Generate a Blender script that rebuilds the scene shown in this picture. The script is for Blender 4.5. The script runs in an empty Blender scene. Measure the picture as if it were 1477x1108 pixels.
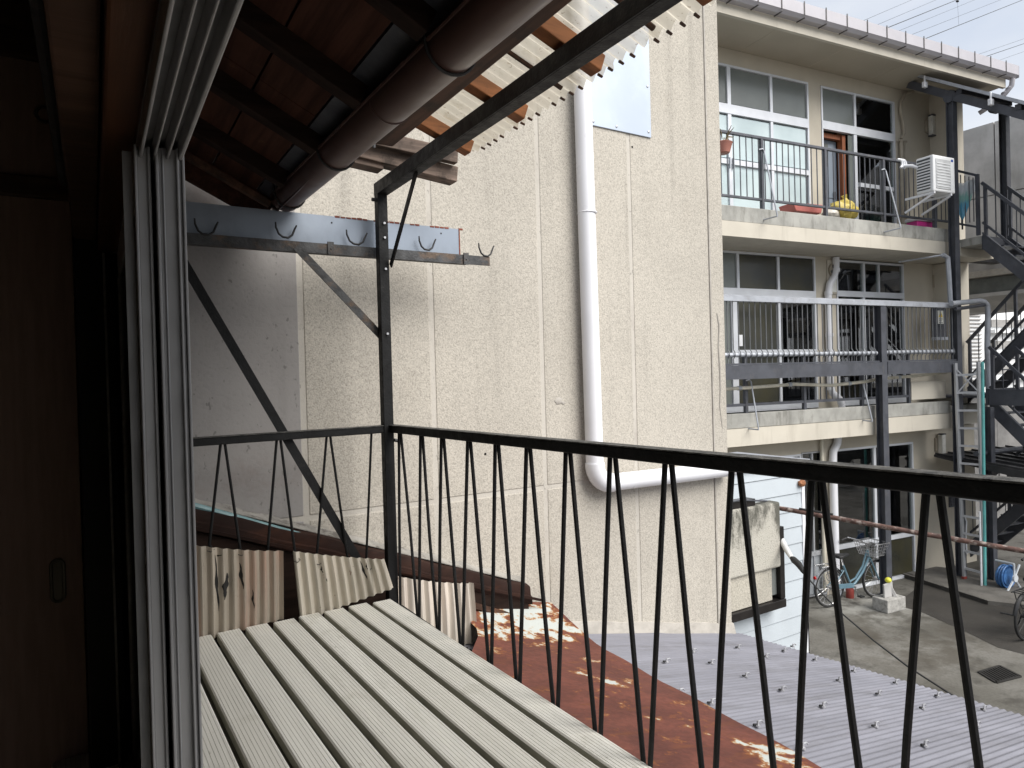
import bpy, math, random
from mathutils import Vector, Matrix
random.seed(7)
S = bpy.context.scene
rad = math.radians

# ------------------------------------------------------------------ camera
EYE = Vector((0, 0, 3.7))
HEAD, PITCH, ROLL, FOC = rad(31.5), rad(-0.47), rad(1.55), 985.0
FW = Vector((math.sin(HEAD)*math.cos(PITCH), math.cos(HEAD)*math.cos(PITCH), math.sin(PITCH)))
R0 = Vector((math.cos(HEAD), -math.sin(HEAD), 0)); U0 = R0.cross(FW)
UC = U0*math.cos(ROLL) + R0*math.sin(ROLL); RC = R0*math.cos(ROLL) - U0*math.sin(ROLL)
cam = bpy.data.cameras.new('camera'); cam.lens = 36*FOC/1477; cam.sensor_width = 36
cam.clip_start = 0.02; cam.clip_end = 2000
co = bpy.data.objects.new('camera', cam); S.collection.objects.link(co)
mw = Matrix((RC, UC, -FW)).transposed().to_4x4(); mw.translation = EYE
co.matrix_world = mw; S.camera = co

# ------------------------------------------------------------------ sky, sun, exposure
SUN_DIR = Vector((0.30, -0.80, 0.88)).normalized()      # towards the sun (veiled by thin cloud)
W = bpy.data.worlds.new('World'); S.world = W; W.use_nodes = True
nt = W.node_tree; nt.nodes.clear()
def wn(t, **k):
    n = nt.nodes.new(t)
    for a, b in k.items(): setattr(n, a, b)
    return n
sky = wn('ShaderNodeTexSky', sky_type='NISHITA', sun_disc=False)
sky.sun_elevation = math.asin(SUN_DIR.z); sky.sun_rotation = math.atan2(SUN_DIR.x, SUN_DIR.y)
tc = wn('ShaderNodeTexCoord'); mp = wn('ShaderNodeMapping'); mp.inputs['Scale'].default_value = (1.3, 1.3, 3.0)
nz = wn('ShaderNodeTexNoise'); nz.inputs['Scale'].default_value = 2.6; nz.inputs['Detail'].default_value = 6
rp = wn('ShaderNodeValToRGB'); rp.color_ramp.elements[0].position = .36; rp.color_ramp.elements[1].position = .62
rp.color_ramp.elements[0].color = (.66, .66, .66, 1); rp.color_ramp.elements[1].color = (.97, .97, .97, 1)
mx = wn('ShaderNodeMix', data_type='RGBA'); mx.inputs['B'].default_value = (5.0, 5.2, 5.55, 1)
bg = wn('ShaderNodeBackground'); bg.inputs['Strength'].default_value = 0.051
out = wn('ShaderNodeOutputWorld')
L = nt.links.new
L(tc.outputs['Generated'], mp.inputs['Vector']); L(mp.outputs[0], nz.inputs['Vector']); L(nz.outputs['Fac'], rp.inputs[0])
L(rp.outputs[0], mx.inputs['Factor']); L(sky.outputs[0], mx.inputs['A']); L(mx.outputs['Result'], bg.inputs[0]); L(bg.outputs[0], out.inputs[0])
sd = bpy.data.lights.new('sun', 'SUN'); sd.energy = 1.5; sd.angle = rad(48); sd.color = (1, .965, .91)
so = bpy.data.objects.new('sun', sd); S.collection.objects.link(so)
so.rotation_euler = SUN_DIR.to_track_quat('Z', 'Y').to_euler(); so.location = (5, -8, 20)
S.view_settings.view_transform = 'Standard'; S.view_settings.look = 'None'
S.view_settings.gamma = 1; S.view_settings.use_curve_mapping = False
S.view_settings.exposure = 1.78

# ------------------------------------------------------------------ where a sight line of the photograph meets a real plane
def ray(px, py): return FW + RC*((px-738.5)/FOC) + UC*((554-py)/FOC)
def at_x(px, py, X): d = ray(px, py); return EYE + d*(X/d.x)
def at_y(px, py, Y): d = ray(px, py); return EYE + d*(Y/d.y)
def at_z(px, py, z): d = ray(px, py); return EYE + d*((z-EYE.z)/d.z)
GA = rad(96.2)
AD = Vector((math.sin(GA), math.cos(GA), 0)); ND = Vector((-AD.y, AD.x, 0)); AP0 = Vector((7.69, 6.71, 0))
def A(u, n, z): return AP0 + AD*u + ND*n + Vector((0, 0, z))     # apartment coordinates: along, behind, up
def un(p): q = p-AP0; return (q.dot(AD), q.dot(ND), p.z)
def at_n(px, py, n): d = ray(px, py); return EYE + d*(((AP0-EYE).dot(ND)+n)/d.dot(ND))
def at_u(px, py, u): d = ray(px, py); return EYE + d*(((AP0-EYE).dot(AD)+u)/d.dot(AD))
def un_n(px, py, n): return un(at_n(px, py, n))

# ------------------------------------------------------------------ materials
MATS = {}
class NT:
    def __init__(s, name):
        m = bpy.data.materials.new(name); m.use_nodes = True; s.m = m; s.t = m.node_tree
        s.b = s.t.nodes['Principled BSDF']; s.out = s.t.nodes['Material Output']; MATS[name] = m
        s.pos = s.t.nodes.new('ShaderNodeNewGeometry').outputs['Position']
    def n(s, typ, ins=None, **k):
        nd = s.t.nodes.new(typ)
        for a, b in k.items(): setattr(nd, a, b)
        for a, b in (ins or {}).items(): s.set(nd.inputs[a], b)
        return nd
    def set(s, sock, v):
        if isinstance(v, bpy.types.NodeSocket): s.t.links.new(v, sock)
        else:
            if isinstance(v, tuple) and len(v) == 3 and sock.type == 'RGBA': v = (*v, 1)
            sock.default_value = v
    def noise(s, scale, detail=4, stretch=None, rough=.55, vec=None):
        v = vec or s.pos
        if stretch: v = s.n('ShaderNodeMapping', {'Vector': v, 'Scale': stretch}).outputs[0]
        return s.n('ShaderNodeTexNoise', {'Vector': v, 'Scale': scale, 'Detail': detail, 'Roughness': rough}).outputs['Fac']
    def ramp(s, f, a, b, lo=0., hi=1.):
        return s.n('ShaderNodeMapRange', {'Value': f, 'From Min': a, 'From Max': b, 'To Min': lo, 'To Max': hi}, interpolation_type='SMOOTHSTEP').outputs[0]
    def mix(s, f, a, b, bt='MIX'):
        return s.n('ShaderNodeMix', {'Factor': f, 'A': a, 'B': b}, data_type='RGBA', blend_type=bt).outputs['Result']
    def math(s, op, a, b=0.): return s.n('ShaderNodeMath', {0: a, 1: b}, operation=op).outputs[0]
    def near(s, c, r, soft=.3):
        d = s.n('ShaderNodeVectorMath', {0: s.pos, 1: c}, operation='DISTANCE').outputs['Value']
        return s.ramp(d, r, r*(1-soft), 0, 1)
    def bump(s, h, strength=.4, dist=.01):
        prev = s.b.inputs['Normal'].links[0].from_socket if s.b.inputs['Normal'].links else None
        bn = s.n('ShaderNodeBump', {'Height': h, 'Strength': strength, 'Distance': dist})
        if prev: s.t.links.new(prev, bn.inputs['Normal'])
        s.t.links.new(bn.outputs[0], s.b.inputs['Normal'])
    def col(s, c): s.set(s.b.inputs['Base Color'], c)
    def par(s, rough=None, metal=None, spec=None):
        if rough is not None: s.set(s.b.inputs['Roughness'], rough)
        if metal is not None: s.set(s.b.inputs['Metallic'], metal)
        if spec is not None: s.set(s.b.inputs['Specular IOR Level'], spec)
def shade(c, k): return tuple(min(1, x*k) for x in c)
def M(name, c, rough=.6, metal=0., var=.15, scale=5, stretch=None, bump=0, bscale=80, dirt=None, spec=.5):
    t = NT(name)
    f = t.ramp(t.noise(scale, 5, stretch), .3, .7)
    k = t.mix(f, shade(c, 1-var), shade(c, 1+var))
    if dirt:
        dc, ds, a, b, amt = dirt[:5]; st = dirt[5] if len(dirt) > 5 else None
        k = t.mix(t.ramp(t.noise(ds, 6, st, .65), a, b, 0, amt), k, dc)
    t.col(k); t.par(rough, metal, spec)
    t.set(t.b.inputs['Roughness'], t.ramp(t.noise(scale*2.3, 3), .3, .7, max(.05, rough-.08), min(1, rough+.08)))
    if bump: t.bump(t.noise(bscale, 3), bump, .01)
    return t.m
# render sprayed on the near wall: coarse grain, specks, faint run marks
def stucco(name, c, grain=95, strength=.9, smooth=False, runs=.25):
    t = NT(name)
    big = t.noise(1.1, 5); streak = t.noise(3.0, 6, (2.2, 2.2, .10), .65)
    g = t.noise(grain, 2, None, .5); g2 = t.noise(grain*1.9, 2, None, .6)
    k = t.mix(t.ramp(big, .3, .7), shade(c, .92), shade(c, 1.06))
    k = t.mix(t.ramp(streak, .50, .72, 0, runs), k, shade(c, .62)); k = t.mix(t.ramp(t.noise(1.7, 6, (1, 1, .7), .7), .54, .74, 0, runs*.7), k, (.30, .265, .22))
    if not smooth:
        k = t.mix(t.ramp(g, .36, .64), k, (1, 1, 1), 'MULTIPLY') if False else k
        v = t.math('ADD', t.ramp(g, .30, .70, .83, 1.12), t.ramp(g2, .3, .7, -.07, .07))
        k = t.mix(1.0, k, t.n('ShaderNodeCombineColor', {0: v, 1: v, 2: v}).outputs[0], 'MULTIPLY')
        k = t.mix(t.ramp(g, .36, .27, 0, .5), k, shade(c, .40))
    else:
        k = t.mix(t.ramp(g, .46, .30, 0, .12), k, shade(c, .45))
        sp = t.noise(48, 2, (1, 1, .6))
        k = t.mix(t.ramp(sp, .66, .74, 0, .55), k, shade(c, .35))
        k = t.mix(t.ramp(t.noise(2.4, 6, (1, 1, .8), .7), .52, .72, 0, .5), k, (.22, .18, .165))
    t.col(k); t.par(.9, 0, .25)
    t.bump(g, strength, .006)
    return t.m
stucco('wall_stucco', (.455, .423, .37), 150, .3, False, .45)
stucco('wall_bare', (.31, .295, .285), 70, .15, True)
stucco('joint_filler', (.50, .47, .42), 120, .2, True)
stucco('bay_stucco', (.46, .43, .37), 60, .5)
def mossy():
    t = NT('bay_mossy'); c = (.46, .44, .39)
    g = t.noise(60, 3, None, .65)
    z = t.n('ShaderNodeSeparateXYZ', {0: t.pos}).outputs['Z']
    h = t.ramp(z, 1.75, 2.34, 0, 1)
    k = t.mix(t.ramp(g, .45, .30, 0, .8), c, (.16, .15, .125))
    s = t.math('ADD', t.noise(4.5, 6, (1, 1, .45), .7), t.math('MULTIPLY', h, .2))
    k = t.mix(t.ramp(s, .56, .76, 0, .85), k, (.055, .055, .045))
    t.col(k); t.par(.95, 0, .2); t.bump(g, .8, .01)
mossy()
M('flashing_white', (.37, .345, .31), .7, 0, .12, 9, dirt=((.2, .18, .15), 14, .5, .75, .5, (1, 1, 3)), bump=.3, bscale=40)
M('apartment_cream', (.50, .455, .375), .85, 0, .06, 1.5, bump=.15, bscale=140, dirt=((.27, .24, .19), 1.4, .52, .8, .4, (1, 1, .4)))
M('apartment_light', (.55, .51, .435), .85, 0, .06, 1.5, bump=.15, bscale=140, dirt=((.30, .27, .22), 3.2, .52, .8, .5, (1.4, 1.4, .15)))
M('apartment_soffit', (.43, .385, .31), .85, 0, .05, 1.2)
M('kerb_concrete', (.33, .325, .30), .9, 0, .2, 3, bump=.3, bscale=60, dirt=((.12, .115, .10), 4.5, .48, .72, .8, (1, 1, .3)))
M('concrete', (.44, .43, .42), .9, 0, .15, 2, bump=.3, bscale=50, dirt=((.26, .25, .235), 2.2, .5, .75, .6, (1, 1, .25)))
M('block_concrete', (.36, .35, .33), .95, 0, .2, 14, bump=.6, bscale=90, dirt=((.12, .12, .11), 18, .52, .7, .7))
M('white_paint', (.74, .75, .78), .45, 0, .05, 6, dirt=((.42, .40, .37), 7, .55, .8, .35, (2, 2, .3)))
M('pipe_white', (.76, .765, .80), .35, 0, .03, 4, dirt=((.5, .49, .47), 5, .58, .8, .3, (3, 3, .2)))
M('gutter_white', (.43, .415, .445), .45, 0, .05, 3, dirt=((.4, .38, .36), 6, .55, .8, .4))
M('aluminium', (.46, .47, .49), .42, .5, .06, 10, (1, 1, .2))
M('aluminium_white', (.66, .68, .72), .4, .2, .05, 4)
M('aluminium_dark', (.085, .08, .078), .5, .3, .2, 12, (3, 3, .4), dirt=((.16, .15, .14), 20, .55, .75, .4, (3, 3, .3)))
M('sash_grey', (.33, .325, .33), .45, .2, .1, 9, (3, 3, .25), dirt=((.12, .115, .11), 26, .58, .75, .3, (2, 2, .6)))
M('steel_grey', (.068, .072, .086), .5, .1, .18, 6, dirt=((.15, .14, .135), 13, .56, .75, .45, (1, 1, .4)), bump=.1, bscale=60)
M('steel_pale', (.40, .42, .46), .5, .3, .12, 5, dirt=((.2, .19, .18), 9, .52, .75, .5, (1, 1, .5)))
M('black_steel', (.006, .0062, .0068), .6, 0, .35, 14, dirt=((.022, .02, .018), 28, .58, .74, .6), bump=.15, bscale=120, spec=.3)
M('rail_top', (.10, .097, .09), .75, 0, .4, 30, dirt=((.02, .02, .02), 40, .5, .62, .8), bump=.5, bscale=160)
M('screen_bar_grey', (.15, .155, .165), .5, .2, .15, 10)
M('bar_worn', (.055, .056, .058), .6, .2, .4, 16, dirt=((.13, .085, .055), 16, .5, .66, .75, (.6, 1, 1)), bump=.25, bscale=90)
M('hook_iron', (.03, .03, .031), .6, .2, .3, 20)
M('wire_black', (.012, .012, .012), .6)
M('galvanised', (.27, .31, .37), .45, .4, .1, 3, dirt=((.17, .19, .22), 6, .52, .76, .45, (1, 1, .5)), bump=.015, bscale=6)
M('patch_galvanised', (.44, .50, .595), .45, .15, .05, 2.5, dirt=((.5, .55, .62), 5, .5, .7, .5))
M('rust_edge', (.19, .055, .035), .9, 0, .3, 30)
M('gutter_brown', (.080, .043, .036), .38, 0, .2, 3, (1, .3, 1), dirt=((.12, .075, .06), 9, .55, .78, .4, (1, .5, 1)))
M('ridge_brown', (.024, .0115, .0085), .75, 0, .35, 7, (.5, 1, 1), dirt=((.06, .024, .014), 12, .5, .7, .6, (.3, 1, 1)), spec=.15)
M('ridge_lead', (.28, .265, .24), .7, .1, .2, 10, dirt=((.07, .06, .05), 15, .5, .66, .8), bump=.4, bscale=30)
M('teal_paint', (.15, .27, .285), .45, 0, .12, 10, dirt=((.3, .42, .42), 16, .56, .75, .5, (.3, 1, 1)))
M('orange_wood_end', (.30, .12, .05), .75, 0, .25, 30)
def wood(name, c, along='y', var=.4, rough=.7, dirt=None, spec=.3):
    t = NT(name); st = {'x': (1.5, 26, 26), 'y': (26, 1.5, 26), 'z': (26, 26, 1.5)}[along]
    f = t.noise(1, 6, st, .65); f2 = t.noise(3.2, 4, tuple(min(1, q*.4) for q in st))
    k = t.mix(t.ramp(f, .32, .68), shade(c, 1-var), shade(c, 1+var))
    k = t.mix(t.ramp(f2, .45, .75, 0, .6), k, shade(c, .5))
    if dirt: k = t.mix(t.ramp(t.noise(dirt[1], 5, None, .65), dirt[2], dirt[3], 0, dirt[4]), k, dirt[0])
    t.col(k); t.par(rough, 0, spec); t.bump(f, .3, .004)
    return t.m
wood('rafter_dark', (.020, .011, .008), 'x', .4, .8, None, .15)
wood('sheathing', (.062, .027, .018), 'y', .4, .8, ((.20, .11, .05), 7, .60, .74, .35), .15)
wood('ledger_wood', (.075, .036, .021), 'y', .45, .7, ((.025, .017, .012), 8, .48, .66, .8))
wood('canopy_wood', (.29, .115, .045), 'x', .35, .65, ((.10, .05, .03), 12, .54, .72, .6))
wood('grey_wood', (.17, .125, .10), 'x', .5, .8, ((.04, .03, .024), 10, .5, .66, .8))
wood('lintel_wood', (.085, .036, .018), 'y', .3, .5)
wood('closet_wood', (.09, .05, .034), 'x', .3, .55)
wood('pillar_wood', (.017, .013, .0115), 'z', .3, .5)
wood('door_wood', (.23, .075, .03), 'z', .3, .5)
M('fusuma', (.34, .225, .175), .9, 0, .1, 60, (1, 1, .1))
M('room_plaster', (.40, .35, .30), .95)
M('room_floor', (.38, .33, .20), .8)
M('brass_dull', (.10, .085, .06), .45, .6)
def deck():
    t = NT('deck_board'); c = (.75, .735, .68)
    f = t.noise(1, 5, (30, 1.6, 30))
    k = t.mix(t.ramp(f, .3, .7), shade(c, .93), shade(c, 1.05))
    k = t.mix(t.ramp(t.noise(5, 6, None, .68), .54, .76, 0, .5), k, (.38, .365, .29)); k = t.mix(t.ramp(t.noise(2.2, 5, (5, .6, 5), .7), .55, .75, 0, .35), k, (.44, .42, .36))
    k = t.mix(t.ramp(t.noise(38, 2, (1, .35, 1)), .70, .76, 0, .5), k, (.30, .28, .22))
    rnd = t.n('ShaderNodeObjectInfo').outputs['Random']
    k = t.mix(t.ramp(rnd, 0, 1, 0, .22), k, (.50, .47, .40))
    t.col(k); t.par(.62, 0, .35); t.bump(f, .1, .003)
deck()
M('deck_groove', (.53, .52, .475), .8); M('deck_side', (.40, .39, .33), .85)  # board sides darkened for the shade and dirt in the gaps
M('deck_joist', (.20, .195, .165), .8)
def rusty():
    t = NT('rust_sheet')
    f = t.noise(5, 6, (1, 1, 1), .6); fine = t.noise(45, 3)
    k = t.mix(t.ramp(f, .3, .7), (.10, .034, .025), (.165, .055, .038))
    k = t.mix(t.ramp(fine, .35, .65, 0, .35), k, (.06, .022, .017))
    k = t.mix(t.ramp(t.noise(4.2, 5, (1.2, 4, 1), .6), .55, .72, 0, .7), k, (.15, .052, .022))
    n = t.noise(8, 6, (1.6, 1.6, 1), .68)
    m = None
    for c, r, a in (((1.78, 2.85, 2.45), .46, .30), ((1.98, 2.62, 2.4), .16, .12), ((1.52, 2.72, 2.5), .25, .2), ((1.62, 2.0, 2.5), .20, .21), ((1.58, 2.1, 2.5), .13, .21), ((1.72, 1.78, 2.45), .13, .20), ((1.70, 1.33, 2.55), .15, .25), ((1.62, 1.26, 2.55), .12, .2), ((1.38, 2.40, 2.5), .14, .16), ((1.75, 2.3, 2.45), .12, .15)):
        q = t.math('MULTIPLY', t.near(c, r, .95), a)
        m = q if m is None else t.math('MAXIMUM', m, q)
    s = t.math('ADD', n, m)
    k = t.mix(t.ramp(s, .58, .69, 0, 1), k, (.24, .085, .025))
    k = t.mix(t.ramp(s, .645, .71, 0, .9), k, (.42, .30, .17))
    k = t.mix(t.ramp(s, .68, .735, 0, .9), k, (.44, .48, .47))
    t.col(k); t.par(.78, 0, .3)
    t.bump(s, .35, .01)
rusty()
def tin(name, c, pink):
    t = NT(name)
    f = t.noise(1.4, 5, (14, 14, .8), .6)
    k = t.mix(t.ramp(f, .3, .7), shade(c, .80), shade(c, 1.12))
    k = t.mix(t.ramp(t.noise(1, 5, (9, 9, .7)), .5, .72, 0, pink), k, (.40, .22, .16))
    k = t.mix(t.ramp(t.noise(1, 5, (17, 17, 1.2)), .56, .72, 0, .6), k, (.17, .155, .125))
    k = t.mix(t.ramp(t.noise(30, 4, (1, 1, .5), .7), .64, .72, 0, .8), k, (.13, .06, .04))
    t.col(k); t.par(.55, .1, .4)
tin('tin_stained', (.37, .325, .265), .8); tin('tin_cream', (.52, .475, .40), .4); tin('tin_pale', (.60, .545, .48), .35)
M('tin_hole', (.012, .011, .01), .9)
M('grey_roofing', (.205, .205, .235), .5, .1, .10, 3, (.5, 3, 1), dirt=((.145, .142, .155), 3.5, .45, .72, .7, (.5, 4, 1)), bump=.03, bscale=8)
M('bolt_zinc', (.50, .50, .52), .4, .6, .1, 10)
M('siding', (.48, .525, .565), .6, 0, .05, 2.5, bump=.2, bscale=70, dirt=((.42, .45, .48), 3, .52, .78, .4, (1, 1, .4)))
M('siding_gap', (.12, .13, .14), .8)
M('window_bronze', (.022, .019, .018), .4, .4, .2, 8)
def glass(name, tint, gloss, rough=.02):
    t = NT(name); t.t.nodes.remove(t.b)
    tr = t.n('ShaderNodeBsdfTransparent', {'Color': tint}); gl = t.n('ShaderNodeBsdfGlossy', {'Color': (1, 1, 1), 'Roughness': rough})
    fr = t.n('ShaderNodeFresnel', {'IOR': 1.5}).outputs[0]
    fac = t.math('ADD', fr, gloss)
    ms = t.n('ShaderNodeMixShader', {0: fac, 1: tr.outputs[0], 2: gl.outputs[0]})
    t.t.links.new(ms.outputs[0], t.out.inputs[0])
glass('glass_clear', (.95, .98, .97), .07)
glass('glass_dark', (.50, .56, .54), .10)
def frosted(name, c, rough, c2=None):
    t = NT(name); f = t.ramp(t.noise(1.1, 3), .35, .65)
    t.col(t.mix(f, shade(c, .92), c2 or shade(c, 1.08))); t.par(rough, 0, .5)
    t.set(t.b.inputs['Coat Weight'], .2); t.set(t.b.inputs['Coat Roughness'], .06)
    t.bump(t.noise(26, 3), .25, .004)
frosted('glass_frosted', (.15, .165, .155), .25)
frosted('glass_pale', (.55, .655, .675), .12, (.63, .735, .75))
frosted('glass_frosted_dark', (.032, .033, .028), .25, (.05, .046, .024))
frosted('glass_sash_green', (.05, .062, .058), .15)
M('curtain_cyan', (.76, .88, .88), .8, 0, .06, 2, (9, 9, .2))
M('curtain_pale', (.42, .44, .40), .85, 0, .2, 2, (14, 14, .3))
M('curtain_brown', (.17, .10, .05), .85, 0, .2, 2, (12, 12, .3))
M('dark_interior', (.14, .15, .145), .9)
M('door_grey', (.22, .26, .31), .5, 0, .05, 3)
M('door_panel_grey', (.30, .32, .34), .5)
M('lamp_glass', (.70, .69, .64), .35); M('lamp_base', (.33, .29, .23), .6)
M('ac_white', (.72, .73, .74), .45, 0, .03, 4); M('ac_dark', (.06, .065, .07), .6); M('ac_mesh', (.48, .49, .50), .6); M('ac_blue', (.01, .05, .28), .5)
M('yellow_bag', (.55, .43, .10), .5, 0, .2, 14, bump=.6, bscale=22); M('clear_bag', (.62, .58, .52), .4, 0, .2, 16, bump=.6, bscale=25)
M('pink_plastic', (.55, .035, .25), .4); M('tray_white', (.62, .62, .64), .5); M('tray_red', (.42, .12, .10), .6); M('salmon_pot', (.40, .17, .13), .5)
M('leaf_dry', (.20, .18, .11), .8)
def bundle():
    t = NT('bundle_film')
    z = t.n('ShaderNodeSeparateXYZ', {0: t.pos}).outputs['Z']
    n = t.math('ADD', z, t.math('MULTIPLY', t.noise(14, 4, (2, 2, .4)), .22))
    k = t.mix(t.ramp(n, 6.62, 6.74), (.03, .30, .50), (.20, .45, .42))
    k = t.mix(t.ramp(n, 6.76, 6.92), k, (.58, .63, .68))
    t.col(k); t.par(.3, 0, .6); t.set(t.b.inputs['Alpha'], .8)
bundle()
M('bike_blue', (.115, .20, .25), .35, .1, .08, 6); M('bike_chrome', (.52, .52, .53), .25, .85, .1, 10); M('rubber', (.018, .018, .018), .8); M('saddle_black', (.014, .014, .015), .55)
M('bike_black', (.013, .013, .014), .4); M('basket_wire', (.40, .40, .41), .4, .6); M('red_reflector', (.5, .02, .02), .25); M('red_tin', (.27, .05, .04), .4)
M('yellow_ball', (.62, .60, .05), .5); M('hose_blue', (.045, .14, .34), .45, 0, .25, 20); M('hose_grey', (.52, .55, .58), .5)
M('teal_pole', (.12, .40, .39), .35); M('pvc_ivory', (.62, .58, .48), .5)
M('rust_pipe', (.095, .052, .042), .85, 0, .5, 22, (1, .6, .6), dirt=((.36, .31, .28), 16, .50, .66, .8), bump=.3, bscale=80)
M('shed_roof', (.035, .034, .036), .5, .2, .3, 6)
M('white_building', (.78, .79, .80), .7, 0, .03, 1); M('far_shade', (.30, .29, .28), .9)
M('sign_white', (.72, .72, .68), .5); M('sign_yellow', (.75, .55, .03), .5); M('sign_ink', (.02, .02, .02), .6)
M('insulator_white', (.68, .68, .67), .3)
def polycarb():
    t = NT('polycarbonate'); t.t.nodes.remove(t.b)
    d = t.ramp(t.noise(9, 6, (.6, 2.2, 1), .7), .52, .72); sp = t.ramp(t.noise(120, 2, (.5, 1, 1)), .64, .70)
    k = t.mix(d, (.78, .74, .64), (.55, .48, .36)); k = t.mix(t.math('MULTIPLY', sp, .6), k, (.26, .20, .14))
    tl = t.n('ShaderNodeBsdfTranslucent', {'Color': k}); df = t.n('ShaderNodeBsdfDiffuse', {'Color': k}); tp = t.n('ShaderNodeBsdfTransparent', {'Color': (.93, .91, .86)})
    gl = t.n('ShaderNodeBsdfGlossy', {'Roughness': .15})
    m1 = t.n('ShaderNodeMixShader', {0: .35, 1: tl.outputs[0], 2: df.outputs[0]})
    m2 = t.n('ShaderNodeMixShader', {0: .36, 1: m1.outputs[0], 2: tp.outputs[0]})
    m3 = t.n('ShaderNodeMixShader', {0: .06, 1: m2.outputs[0], 2: gl.outputs[0]})
    t.t.links.new(m3.outputs[0], t.out.inputs[0])
polycarb()
def paving():
    t = NT('courtyard_concrete')
    big = t.noise(.55, 6, None, .62); mid = t.noise(2.3, 6, None, .65); fine = t.noise(30, 4)
    k = t.mix(t.ramp(big, .35, .65), (.105, .099, .085), (.185, .177, .16))
    k = t.mix(t.ramp(mid, .46, .68, 0, .75), k, (.045, .041, .034))
    k = t.mix(t.ramp(fine, .4, .7, 0, .3), k, (.06, .056, .048))
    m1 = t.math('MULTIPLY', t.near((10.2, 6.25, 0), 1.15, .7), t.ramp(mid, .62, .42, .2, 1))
    k = t.mix(t.math('MULTIPLY', m1, .75), k, (.33, .325, .30))  # pool of light around the bicycle, painted paler into the concrete
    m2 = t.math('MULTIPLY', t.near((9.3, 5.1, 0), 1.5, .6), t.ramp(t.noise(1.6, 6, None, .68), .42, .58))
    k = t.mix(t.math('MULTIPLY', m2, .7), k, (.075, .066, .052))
    t.col(k); t.par(.85, 0, .3); t.bump(fine, .25, .006); t.bump(mid, .2, .02)
paving()
M('asphalt_dark', (.036, .032, .027), .85, 0, .25, 1.6, bump=.35, bscale=70, dirt=((.07, .063, .054), 2.1, .56, .76, .55))
M('grate_iron', (.03, .028, .026), .6, .3); M('kerb_old', (.12, .112, .10), .9, 0, .25, 4, bump=.4, bscale=50)

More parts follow.
